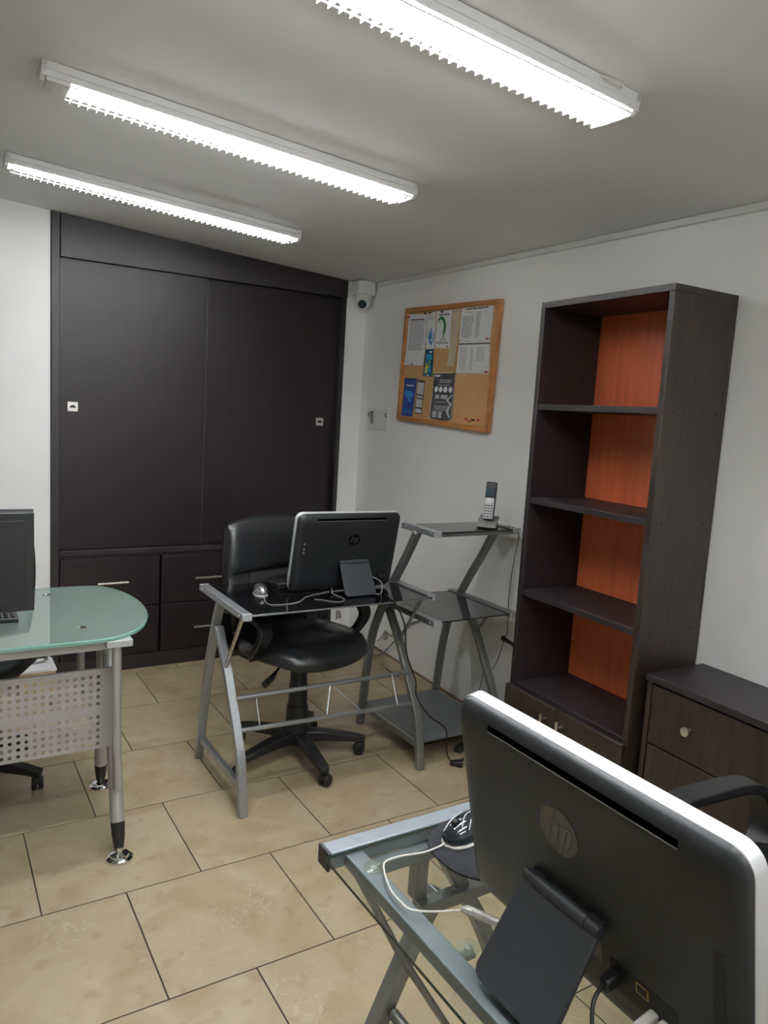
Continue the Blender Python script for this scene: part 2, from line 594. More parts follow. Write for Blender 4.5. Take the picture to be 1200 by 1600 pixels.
# ------------------------------------------------------------------ wardrobe
wr = thing('wardrobe', 'tall dark built-in wardrobe with two sliding doors and drawers below', 'wardrobe', (0, 0, 0))
E1, E2 = M['espresso_front'], M['espresso']
boxp('carcass', M['black_matte'], wr, -0.17, 1.485, 0.075, 0.55, 0.0, 2.26, bevel=0)
st = MB().prism([(-0.176, -0.002, 0), (-0.137, -0.002, 0), (-0.137, 0.075, 0), (-0.176, 0.075, 0)],
                [(-0.176, -0.002, cz(-0.176, 0)), (-0.137, -0.002, cz(-0.137, 0)), (-0.137, 0.075, cz(-0.137, 0)), (-0.176, 0.075, cz(-0.176, 0))])
st.build('side_stile', E2, wr, bevel=0.002)
boxp('side_stile', E2, wr, 1.464, 1.490, 0.004, 0.075, 0.0, 2.188, bevel=0.002)
fa = MB().prism([(-0.133, 0.0, 2.183), (1.490, 0.0, 2.192), (1.490, 0.0, cz(1.49, 0) - 0.001), (-0.133, 0.0, cz(-0.133, 0) - 0.001)][::-1],
                [(-0.133, 0.024, 2.183), (1.490, 0.024, 2.192), (1.490, 0.024, cz(1.49, 0) - 0.001), (-0.133, 0.024, cz(-0.133, 0) - 0.001)][::-1])
fa.build('fascia', E2, wr, bevel=0.0015)
dl = boxp('sliding_door', E1, wr, -0.136, 0.624, 0.027, 0.046, 0.694, 2.21, bevel=0.002)
dr = boxp('sliding_door', E1, wr, 0.60, 1.463, 0.054, 0.073, 0.694, 2.21, bevel=0.002)
boxp('edge_highlight', M['edge_highlight'], dl, 0.6242, 0.6292, 0.0255, 0.0475, 0.694, 2.21, bevel=0.001)  # highlight along the door edge, painted in as a lighter strip
for d, x, z, y in ((dl, -0.070, 1.445, 0.027), (dr, 1.366, 1.432, 0.054)):
    lk = boxp('lock_plate', M['satin'], d, x - 0.025, x + 0.025, y - 0.004, y, z - 0.024, z + 0.024, bevel=0.001)
    pts = [(x + 0.015 * math.cos(a), z - 0.006 + 0.015 * math.sin(a)) for a in [math.pi * i / 8 for i in range(9)]]
    MB().prism([(a, y - 0.0055, b) for a, b in pts], [(a, y - 0.004, b) for a, b in pts]).build('finger_pull', M['grey_cap'], d, smooth=False)
boxp('track_rail', E2, wr, -0.137, 1.464, -0.004, 0.075, 0.662, 0.692, bevel=0.002)
boxp('lower_rail', E2, wr, -0.137, 1.464, 0.012, 0.060, 0.645, 0.662, bevel=0.001)
boxp('plinth', E2, wr, -0.137, 1.464, 0.010, 0.060, 0.0, 0.086, bevel=0.001)
for c0, c1 in ((-0.131, 0.386), (0.398, 0.918), (0.930, 1.459)):
    for z0, z1, hz in ((0.366, 0.643, 0.508), (0.090, 0.360, 0.218)):
        d = boxp('drawer_front', E1, wr, c0, c1, 0.002, 0.022, z0, z1, bevel=0.002)
        cx = (c0 + c1) / 2 + 0.004
        hb = MB().tube([(cx - 0.080, -0.028, hz), (cx + 0.080, -0.028, hz)], 0.0058, 10)
        for s in (-1, 1):
            hb.tube([(cx + s * 0.05, -0.028, hz), (cx + s * 0.05, 0.003, hz)], 0.0045, 8)
        hb.build('bar_handle', M['satin'], d)

# ------------------------------------------------------------------ bookcase
BT0, BT1, BN = 1.998, 2.605, 0.300
bk = wthing('bookcase', 'tall dark bookcase with empty shelves and an orange back panel', 'bookcase', BT0, 0, 0.004)
BW, T = BT1 - BT0, 0.022
EB = M['espresso_brown']
D0, D1 = -BN, -0.002
boxp('side_panel', M['espresso'], bk, 0, T, D0, D1, 0, 1.926)
boxp('side_panel', EB, bk, BW - T, BW, D0, D1, 0, 1.926)
boxp('top_panel', EB, bk, 0, BW, D0, D1, 1.926, 1.948)
boxp('back_panel', M['orange_wood'], bk, T, BW - T, -0.012, -0.004, 0.10, 1.926, bevel=0)
for z in (1.574, 1.219, 0.858, 0.487):
    boxp('shelf', M['espresso'], bk, T + 0.0005, BW - T - 0.0005, D0 + 0.004, -0.013, z - 0.022, z)
boxp('plinth', EB, bk, T, BW - T, D0 + 0.03, D0 + 0.05, 0, 0.07)
for i, (x0, x1, hx) in enumerate(((-0.001, BW / 2 - 0.012, 0.246), (BW / 2 - 0.008, BW - 0.004, 0.330))):
    d = boxp('door', EB, bk, x0, x1, D0 - 0.020, D0 - 0.001, 0.075, 0.474, bevel=0.002)
    hb = MB().tube([(hx, D0 - 0.050, 0.335), (hx, D0 - 0.050, 0.447)], 0.0055, 10)
    for z in (0.36, 0.425):
        hb.tube([(hx, D0 - 0.05, z), (hx, D0 - 0.019, z)], 0.0045, 8)
    hb.build('bar_handle', M['satin'], d)
for z in (1.562, 1.207, 0.846):
    for y in (-0.25, -0.05):
        MB().tube([(BW - 0.001, y, z), (BW + 0.001, y, z)], 0.005, 10).build('screw_cap', M['black_matte'], bk)

# ------------------------------------------------------------------ low chest of drawers
ds = wthing('chest_of_drawers', 'low dark chest of drawers with round silver knobs beside the bookcase', 'drawers', 2.632, 0, 0.004)
DW, DD = 0.90, 0.272
boxp('side_panel', EB, ds, 0.004, 0.022, -DD, -0.002, 0, 0.703)
boxp('side_panel', EB, ds, DW - 0.022, DW - 0.004, -DD, -0.002, 0, 0.703)
boxp('top_panel', M['espresso'], ds, 0, DW, -DD - 0.006, -0.002, 0.704, 0.727, bevel=0.002)
boxp('back_panel', EB, ds, 0.022, DW - 0.022, -0.012, -0.003, 0.02, 0.703, bevel=0)
boxp('plinth', EB, ds, 0.022, DW - 0.022, -DD + 0.03, -DD + 0.045, 0, 0.08)
for z0, z1 in ((0.503, 0.696), (0.298, 0.498), (0.092, 0.293)):
    d = boxp('drawer', EB, ds, 0.026, DW - 0.026, -DD + 0.002, -0.02, z0, z1, bevel=0.002)
    for x in (0.178, DW - 0.178):
        zc = (z0 + z1) / 2 + 0.004
        kn = MB().lathe([(0.006, 0), (0.006, 0.014), (0.014, 0.018), (0.0155, 0.023), (0.0145, 0.028), (0.004, 0.0295)], (x, -DD + 0.002, zc), 18,
                        Matrix.Rotation(math.pi / 2, 3, 'X'))
        kn.build('knob', M['satin'], d)

# ------------------------------------------------------------------ notice board and what is pinned to it
BC_T, BC_Z = 0.936, 1.770
nb = wthing('notice_board', 'cork notice board in an orange wooden frame on the white wall', 'notice board', BC_T, BC_Z, 0.001)
TILT = Matrix.Translation(wl(BC_T, 0.001, BC_Z)) @ Matrix.Rotation(WROT, 4, 'Z') @ Matrix.Rotation(0.041, 4, 'Y')
nb.rotation_euler = TILT.to_euler()
HB, VB, FW = 0.432, 0.310, 0.025
boxp('cork_panel', M['cork'], nb, -HB + 0.01, HB - 0.01, -0.012, -0.001, -VB + 0.01, VB - 0.01, bevel=0)
for s in (-1, 1):
    for a, b, nm in (((-HB, HB), None, 'h'), (None, (-VB, VB), 'v')):
        if nm == 'h':
            q = [(-HB, s * VB), (HB, s * VB), (HB - FW, s * (VB - FW)), (-HB + FW, s * (VB - FW))]
        else:
            q = [(s * HB, -VB), (s * HB, VB), (s * (HB - FW), VB - FW), (s * (HB - FW), -VB + FW)]
        if (q[1][0] - q[0][0]) * (q[2][1] - q[1][1]) - (q[1][1] - q[0][1]) * (q[2][0] - q[1][0]) < 0:
            q = q[::-1]
        MB().prism([(x, -0.026, z) for x, z in q], [(x, -0.0005, z) for x, z in q]).build('frame_rail', M['board_frame'], nb, bevel=0.003)


def board_empty(name, label, cat, x, z, group=None, y=-0.0125):
    e = thing(name, label, cat, (0, 0, 0), 0, group)
    mw = TILT @ Matrix.Translation((x, y, z))
    e.location = mw.to_translation()
    e.rotation_euler = mw.to_euler()
    return e


def sheet(label, quad, matname, name='pinned_sheet', cat='paper', layer=0, curl=0.0):
    cx = sum(p[0] for p in quad) / 4
    cyy = sum(p[1] for p in quad) / 4
    e = board_empty(name, label, cat, cx, cyy, 'papers pinned to the notice board', -0.0128 - 0.0012 * layer)
    TL, TR, BR, BL = [V((p[0] - cx, p[1] - cyy)) for p in quad]

    def at(u, v, lift=0.0):
        p = TL * (1 - u) * (1 - v) + TR * u * (1 - v) + BR * u * v + BL * (1 - u) * v
        c = curl * (v ** 3) * 0.02 + 0.004 * curl * math.sin(u * math.pi) * v
        return (p.x, -c - lift, p.y)
    mb = MB()
    n = 8
    for lay in (0, 1):
        vs = [at(i / n, j / n, 0.0007 * lay) for j in range(n + 1) for i in range(n + 1)]
        fs = [(j * (n + 1) + i, j * (n + 1) + i + 1, (j + 1) * (n + 1) + i + 1, (j + 1) * (n + 1) + i) for j in range(n) for i in range(n)]
        mb.add(vs, fs if not lay else [f[::-1] for f in fs])
    mb.build('sheet', M[matname], e)

    def ink(part, rects, m):
        k = MB()
        for (u0, v0, u1, v1) in rects:
            k.add([at(u0, v0, 0.0010), at(u0, v1, 0.0010), at(u1, v1, 0.0010), at(u1, v0, 0.0010)], [(0, 1, 2, 3)])
        k.build(part, M[m], e, smooth=False)

    def shape(part, pts, m):
        k = MB()
        k.add([at(u, v, 0.0012) for u, v in pts], [tuple(range(len(pts)))])
        k.build(part, M[m], e, smooth=False)
    return e, ink, shape


def text_lines(u0, u1, v0, v1, n, th=0.5, breaks=True):
    out = []
    dv = (v1 - v0) / n
    for i in range(n):
        u = u0
        end = u1 - (random.random() * 0.25 * (u1 - u0) if random.random() < 0.25 else 0)
        while u < end:
            l = random.uniform(0.05, 0.16) if breaks else end - u
            out.append((u, v0 + i * dv, min(u + l, end), v0 + i * dv + dv * th))
            u += l + 0.018
    return out


def stroke(pts, wds, asp=1.0):
    """outline polygon of a brush stroke in sheet coordinates"""
    L, R = [], []
    pts = [(u, v * asp) for u, v in pts]
    for i, (u, v) in enumerate(pts):
        a = V(pts[max(i - 1, 0)])
        b = V(pts[min(i + 1, len(pts) - 1)])
        d = (b - a).normalized()
        nrm = V((-d.y, d.x)) * wds[i] / 2
        L.append((u + nrm.x, (v + nrm.y) / asp))
        R.append((u - nrm.x, (v - nrm.y) / asp))
    return L + R[::-1]


e, ink, shp = sheet('white typed letter pinned in the top left corner of the cork board', [(-.404, .276), (-.212, .274), (-.200, -.003), (-.400, -.003)], 'paper', curl=0.3)
ink('printed_text', text_lines(.12, .9, .12, .72, 24), 'ink_grey')
ink('printed_heading', [(.12, .10, .86, .118)], 'ink_dark')
e, ink, shp = sheet('narrow white leaflet with a blue hand, beside the typed letter', [(-.207, .278), (-.127, .278), (-.114, .083), (-.194, .085)], 'paper', 'pinned_leaflet', 'leaflet')
hand = [((.44, .80), (.30, .70), (.14, .63)), ((.46, .75), (.34, .62), (.20, .52)), ((.52, .72), (.46, .58), (.38, .44)), ((.62, .72), (.62, .56), (.58, .41)), ((.72, .80), (.86, .68), (.92, .50))]
for k, pts in enumerate(hand):
    shp('hand_print', stroke(pts, [.10] + [.13] * (len(pts) - 2) + [.06], 2.4), 'ink_blue')
shp('hand_print', stroke([(.40, .70), (.48, .82), (.62, .86), (.76, .78)], [.06, .22, .22, .06], 2.4), 'ink_blue')
ink('printed_text', text_lines(.15, .85, .08, .22, 4), 'ink_mid')
e, ink, shp = sheet('white poster with a green curved leaf figure, top middle of the cork board', [(-.120, .280), (.025, .280), (.030, .088), (-.104, .090)], 'paper', 'pinned_poster', 'poster')
shp('green_figure', stroke([(.10, .35), (.16, .25), (.28, .19), (.42, .20), (.54, .28), (.60, .38), (.60, .48), (.55, .58), (.54, .68), (.60, .76)], [.02, .06, .09, .10, .12, .16, .18, .14, .07, .01]), 'ink_green')
ink('printed_heading', text_lines(.18, .85, .09, .14, 1, .7), 'ink_dark')
ink('printed_text', text_lines(.3, .75, .75, .80, 2) + text_lines(.08, .9, .83, .90, 2) + [(.78, .94, .93, .97)], 'ink_dark')
e, ink, shp = sheet('tall narrow beige strip of paper hanging on the cork board', [(.032, .282), (.098, .285), (.099, -.003), (.034, -.002)], 'paper_beige', 'pinned_strip', 'paper', curl=0.4)
ink('printed_band', [(.02, .795, .98, .812)], 'ink_grey')
ink('printed_text', [(.46, .06, .5, .74), (.56, .1, .585, .7)], 'ink_mid')
e, ink, shp = sheet('white printed table with a black heading in the top right corner of the board', [(.108, .284), (.372, .287), (.370, .113), (.113, .111)], 'paper', curl=0.15)
ink('printed_heading', text_lines(.16, .84, .03, .07, 1, .8), 'ink_dark')
ink('printed_text', text_lines(.06, .42, .24, .86, 20) + text_lines(.5, .64, .17, .86, 22), 'ink_grey')
ink('printed_column', [(.70, .15, .705, .9), (.80, .15, .808, .9), (.92, .15, .925, .9), (.15, .945, .86, .96), (.18, .13, .4, .15), (.52, .13, .64, .15), (.72, .13, .82, .15)], 'ink_mid')
e, ink, shp = sheet('white printed table hanging below the table with the black heading', [(.114, .109), (.372, .112), (.386, -.033), (.112, -.037)], 'paper', layer=1)
ink('printed_band', [(.0, .0, 1, .035)], 'ink_dark')
ink('printed_text', text_lines(.08, .3, .12, .9, 18) + text_lines(.40, .5, .12, .9, 18) + text_lines(.6, .85, .12, .6, 10), 'ink_mid')
e, ink, shp = sheet('small dark blue leaflet with yellow bars below the blue hand leaflet', [(-.195, .084), (-.114, .086), (-.107, -.059), (-.199, -.059)], 'leaflet_dark', 'pinned_leaflet', 'leaflet', layer=1)
ink('printed_bars', [(.16, .62, .40, .88), (.20, .50, .34, .60), (.44, .56, .56, .70), (.60, .42, .70, .54)], 'ink_yellow')
ink('printed_shapes', [(.2, .18, .86, .40), (.45, .72, .6, .86), (.64, .58, .8, .84), (.36, .42, .5, .52)], 'ink_cyan')
ink('printed_text', [(.5, .08, .85, .13), (.4, .93, .6, .97)], 'paper')
e, ink, shp = sheet('blue brochure with a light blue map in the bottom left corner of the board', [(-.393, -.074), (-.262, -.072), (-.272, -.289), (-.387, -.288)], 'brochure_blue', 'pinned_brochure', 'brochure', curl=0.3)
shp('map_print', [(.08, .36), (.22, .30), (.42, .33), (.62, .33), (.84, .38), (.88, .45), (.74, .50), (.76, .58), (.60, .62), (.44, .58), (.38, .50), (.24, .50), (.12, .44)], 'brochure_cyan')
ink('printed_heading', text_lines(.2, .82, .17, .21, 1, .9), 'paper')
ink('printed_text', text_lines(.1, .9, .78, .92, 4, .35), 'brochure_cyan')
e, ink, shp = sheet('narrow black and white card beside the blue brochure', [(-.254, -.080), (-.176, -.082), (-.178, -.264), (-.255, -.262)], 'poster_grey', 'pinned_card', 'card')
for bx_ in ((.08, .07, .92, .42), (.06, .47, .92, .52), (.08, .57, .92, .80), (.08, .86, .92, .97)):
    ink('white_box', [bx_], 'paper')
ink('printed_text', text_lines(.14, .86, .10, .40, 8) + text_lines(.14, .86, .60, .78, 5), 'ink_mid')
e, ink, shp = sheet('dark grey poster with four white circles at the bottom middle of the board', [(-.092, -.038), (.110, -.033), (.114, -.276), (-.088, -.278)], 'poster_grey', 'pinned_poster', 'poster', curl=0.35)
for cxx in (.17, .38, .60, .83):
    shp('white_circle', [(cxx + .085 * math.cos(a), .36 + .062 * math.sin(a)) for a in [2 * math.pi * i / 16 for i in range(16)]], 'paper')
    ink('icon', [(cxx - .03, .335, cxx + .03, .385)], 'poster_grey')
ink('white_border', [(0, .0, 1, .012), (0, .985, 1, 1), (0, 0, .015, 1), (.985, 0, 1, 1), (.04, .05, .3, .085)], 'paper')
ink('printed_text', text_lines(.3, .85, .15, .23, 3) + text_lines(.25, .8, .26, .29, 1) + text_lines(.2, .8, .62, .65, 1) + text_lines(.15, .85, .71, .82, 4), 'ink_mid')
for bx_ in ((.16, .47, .34, .56), (.42, .47, .72, .56), (.1, .83, .32, .97), (.40, .83, .56, .97)):
    ink('grey_box', [bx_], 'ink_mid')
shp('pale_swoosh', stroke([(.92, .47), (.72, .58), (.90, .66), (.78, .82), (.92, .95)], [.04, .10, .12, .12, .04]), 'ink_mid')

pins = [(-.222, .272, 'pin_black', 'black push pin at the top of the typed letter'), (-.176, .274, 'pin_black', 'black push pin at the top of the blue hand leaflet'),
        (-.061, .274, 'pin_black', 'black push pin at the top of the green figure poster'), (-.311, .004, 'pin_black', 'black push pin at the bottom of the typed letter'),
        (.303, -.258, 'pin_black', 'black push pin among the loose pins low on the cork board'), (-.396, .262, 'pin_red', 'red push pin in the top left corner of the typed letter'),
        (.354, .130, 'pin_red', 'red push pin between the two printed tables, right side'), (.371, -.025, 'pin_red', 'red push pin at the bottom right corner of the lower table'),
        (.244, -.258, 'pin_red', 'leftmost red push pin of the loose row low on the board'), (.275, -.266, 'pin_red', 'lowest red push pin of the loose row low on the board'),
        (.345, -.255, 'pin_red', 'rightmost red push pin of the loose row low on the board'), (.108, -.038, 'pin_green', 'green push pin at the top right corner of the grey poster'),
        (-.093, -.046, 'pin_green', 'green push pin at the top left corner of the grey poster'), (.122, .125, 'pin_yellow', 'yellow push pin between the two printed tables, left side')]
RX = Matrix.Rotation(math.pi / 2, 3, 'X')
for x, z, m, lab in pins:
    e = board_empty('push_pin', lab, 'push pin', x, z, 'push pins on the cork board', -0.0145)
    MB().lathe([(0.0055, 0), (0.0055, 0.002), (0.003, 0.004), (0.003, 0.009), (0.005, 0.011), (0.004, 0.013)], (0, 0, 0), 10, RX).build('pin_head', M[m], e)

# white plate with hooks on the wall left of the board
kp = wthing('key_rack', 'small white wall plate with dark hooks below the security camera', 'key rack', 0.232, 1.469, 0.001)
boxp('plate', M['paper'], kp, -0.125, 0.125, -0.006, 0, -0.064, 0.064)
for x, z in ((-0.10, 0.030), (-0.072, 0.038), (-0.052, 0.040), (0.112, 0.030)):
    hk = MB().tube(smooth_path([(x, -0.006, z + 0.006), (x, -0.014, z + 0.004), (x, -0.016, z - 0.008), (x + 0.004, -0.010, z - 0.014)], 3), 0.0028, 6)
    hk.build('hook', M['grey_cap'], kp)
for x in (-0.072, -0.050):
    kk = MB().tube([(x, -0.012, 0.026), (x + 0.003, -0.012, -0.028)], 0.004, 6)
    kk.build('key', M['cable_grey'], kp)

# ------------------------------------------------------------------ security camera in the corner
sc = thing('security_camera', 'white dome security camera on a box mount in the ceiling corner', 'camera', (1.553, -0.085, cz(1.553, -0.085) - 0.002))
MB().prism([(x, y, -0.082) for x, y in ((-.055, -.035), (-.035, -.055), (.050, -.055), (.062, -.035), (.062, .045), (.045, .06), (-.04, .06), (-.055, .045))],
           [(x, y, -0.002) for x, y in ((-.055, -.035), (-.035, -.055), (.050, -.055), (.062, -.035), (.062, .045), (.045, .06), (-.04, .06), (-.055, .045))]).build('mount_box', M['white_plastic'], sc, bevel=0.004)
MB().lathe([(0.052, -0.083), (0.052, -0.090), (0.047, -0.098), (0.040, -0.104)][::-1], (0, 0, 0), 24).build('base_ring', M['white_plastic'], sc)
prof = [(0.001, -0.050), (0.025, -0.044), (0.041, -0.028), (0.048, -0.005), (0.047, 0.015), (0.040, 0.022)]
MB().lathe(prof, (0, 0, -0.112), 24).build('dome', M['white_plastic'], sc)
dirv = (V((-0.55, -0.75, -0.50))).normalized()
rot = dirv.to_track_quat('Z', 'Y').to_matrix()
MB().lathe([(0.031, 0.030), (0.033, 0.047), (0.029, 0.051), (0.027, 0.049)], (0, 0, -0.116), 20, rot).build('lens_ring', M['white_plastic'], sc)
MB().lathe([(0.0265, 0.036), (0.0265, 0.0495), (0.016, 0.054), (0.002, 0.055)], (0, 0, -0.116), 20, rot).build('lens', M['phone_screen'], sc)

# ------------------------------------------------------------------ far computer desk with its side rack
dk = thing('computer_desk', 'grey metal computer desk with black glass top and a side shelf rack', 'desk', (0.65, -1.43, 0))
OX, OY = 0.65, -1.43


def dp(x, y, z):
    return (x - OX, y - OY, z)


SP, GP = M['silver_paint'], M['gun_paint']


def leg(pts, x, m, dy=0.0, w=0.034, h=0.026):
    return MB().bar(smooth_path([dp(x, y + dy, z) for y, z in pts], 5), (1, 0, 0), w, h).build('leg', m, dk, bevel=0.003)


rear = [(-1.178, 0.0), (-1.205, 0.13), (-1.240, 0.292), (-1.288, 0.481), (-1.357, 0.66), (-1.395, 0.738)]
front = [(-1.700, 0.0), (-1.664, 0.186), (-1.618, 0.285), (-1.554, 0.386), (-1.489, 0.490), (-1.375, 0.632)]
leg(rear, 0.25, SP)
leg(front, 0.25, SP)
rear_s = [(-1.150, 0.0), (-1.166, 0.13), (-1.187, 0.31), (-1.222, 0.48), (-1.300, 0.64), (-1.38, 0.77), (-1.455, 0.88), (-1.535, 1.012)]
leg(rear_s, 1.062, GP)
leg(rear_s, 1.497, GP)
leg(front, 1.062, GP, 0.03)
leg(front, 1.497, GP, 0.03)


def side_bar(x, y0, y1, z, h=0.026, w=0.036, m=None):
    b = MB().box(*[v for v in (x - w / 2 - OX, x + w / 2 - OX, y0 - OY, y1 - OY, z - h, z)]).build('side_bar', m or SP, dk, bevel=0.003)
    for y, s in ((y0, -1), (y1, 1)):
        c = MB().box(x - w / 2 - 0.001 - OX, x + w / 2 + 0.001 - OX, min(y, y + s * 0.006) - OY, max(y, y + s * 0.006) - OY, z - h - 0.001, z + 0.001)
        c.build('end_cap', M['end_cap'], b, bevel=0.002)
    for y in (y0 + 0.03, y1 - 0.03):
        MB().tube([(x - w / 2 - 0.003 - OX, y - OY, z - h / 2), (x - w / 2 + 0.001 - OX, y - OY, z - h / 2)], 0.005, 8).build('bolt', M['satin'], b)
    return b


side_bar(0.25, -1.668, -1.190, 0.762)
side_bar(1.082, -1.640, -1.180, 0.762)
side_bar(1.078, -1.700, -1.235, 0.662)
side_bar(1.497, -1.700, -1.235, 0.662, m=GP)
side_bar(1.073, -1.665, -1.420, 1.036)
side_bar(1.505, -1.665, -1.420, 1.036, m=GP)


def slab(name, m, x0, x1, y0, y1, z0, z1, bevel=0.001):
    return boxp(name, m, dk, x0 - OX, x1 - OX, y0 - OY, y1 - OY, z0, z1, bevel=bevel)


slab('glass_top', M['black_glass'], 0.262, 1.070, -1.664, -1.196, 0.747, 0.7545)
slab('glass_edge_strip', M['silver_paint'], 0.27, 1.062, -1.6655, -1.6642, 0.7475, 0.7535, bevel=0)
slab('middle_shelf', M['smoke_glass'], 1.094, 1.482, -1.690, -1.240, 0.648, 0.655)
slab('upper_shelf', M['smoke_glass'], 1.088, 1.490, -1.655, -1.425, 1.022, 1.029)
slab('upper_shelf_rail', M['gun_paint'], 1.088, 1.490, -1.645, -1.630, 1.006, 1.021)
slab('bottom_shelf', M['shelf_grey'], 1.070, 1.490, -1.655, -1.165, 0.108, 0.116)
for x in (0.25, 1.062, 1.497):
    m = SP if x < 1 else GP
    MB().bar([dp(x, -1.678 + (0.03 if x > 1 else 0), 0.100), dp(x, -1.19 + (0.03 if x > 1 else 0), 0.100)], (1, 0, 0), 0.022, 0.026).build('lower_bar', m, dk, bevel=0.002)
for x in (0.25, 1.062, 1.497):
    dy = 0.0 if x < 1 else 0.035
    z1 = 0.742 if x < 1.4 else 0.640
    y1 = -1.645 if x < 1.4 else -1.60
    MB().tube([dp(x - 0.006, -1.487 + dy, 0.502), dp(x - 0.006, y1 + dy, z1)], 0.0075, 10).build('brace', M['satin'] if x < 1 else GP, dk)
MB().tube([dp(0.262, -1.560, 0.402), dp(1.050, -1.540, 0.392)], 0.0095, 12).build('stretcher', SP, dk)
MB().tube([dp(0.262, -1.622, 0.300), dp(1.050, -1.592, 0.268)], 0.0095, 12).build('stretcher', SP, dk)
for (xa, xb) in ((0.345, 0.345), (0.668, 0.628), (0.672, 0.79), (0.965, 0.965)):
    MB().tube([dp(xa, -1.552, 0.398), dp(xb, -1.608, 0.285)], 0.0032, 8).build('rod', SP, dk)

# ------------------------------------------------------------------ office chairs
def cushion(W, H, top, bot, k=0.45, n=22, seams=(), fn=None):
    """closed pad over the rounded rectangle W x H; fn maps (x, y, height) to space"""
    mb = MB()
    vs = []
    for lay in (0, 1):
        for j in range(n + 1):
            for i in range(n + 1):
                u, v = -1 + 2 * i / n, -1 + 2 * j / n
                u = math.copysign(abs(u) ** 0.85, u)
                v = math.copysign(abs(v) ** 0.85, v)
                x = u * math.sqrt(1 - k * v * v / 2)
                y = v * math.sqrt(1 - k * u * u / 2)
                e = max(0, (1 - u ** 6) * (1 - v ** 6)) ** 0.5
                h = top * e if lay == 0 else -bot * e
                if lay == 0:
                    for (f) in seams:
                        h -= f(u, v) * e
                vs.append(fn(x * W / 2, y * H / 2, h))
    q = (n + 1) ** 2
    fs = []
    for j in range(n):
        for i in range(n):
            a = j * (n + 1) + i
            fs.append((a, a + 1, a + n + 2, a + n + 1))
            fs.append((q + a, q + a + n + 1, q + a + n + 2, q + a + 1))
    mb.add(vs, fs)
    o = mb
    # weld the shared rim
    rim = {}
    return o


def weld(o):
    import bmesh
    bm = bmesh.new()
    bm.from_mesh(o.data)
    bmesh.ops.remove_doubles(bm, verts=bm.verts, dist=1e-5)
    bmesh.ops.recalc_face_normals(bm, faces=bm.faces)
    bm.to_mesh(o.data)
    bm.free()
    for p in o.data.polygons:
        p.use_smooth = True
    return o


def gauss(d, s):
    return math.exp(-(d / s) ** 2)


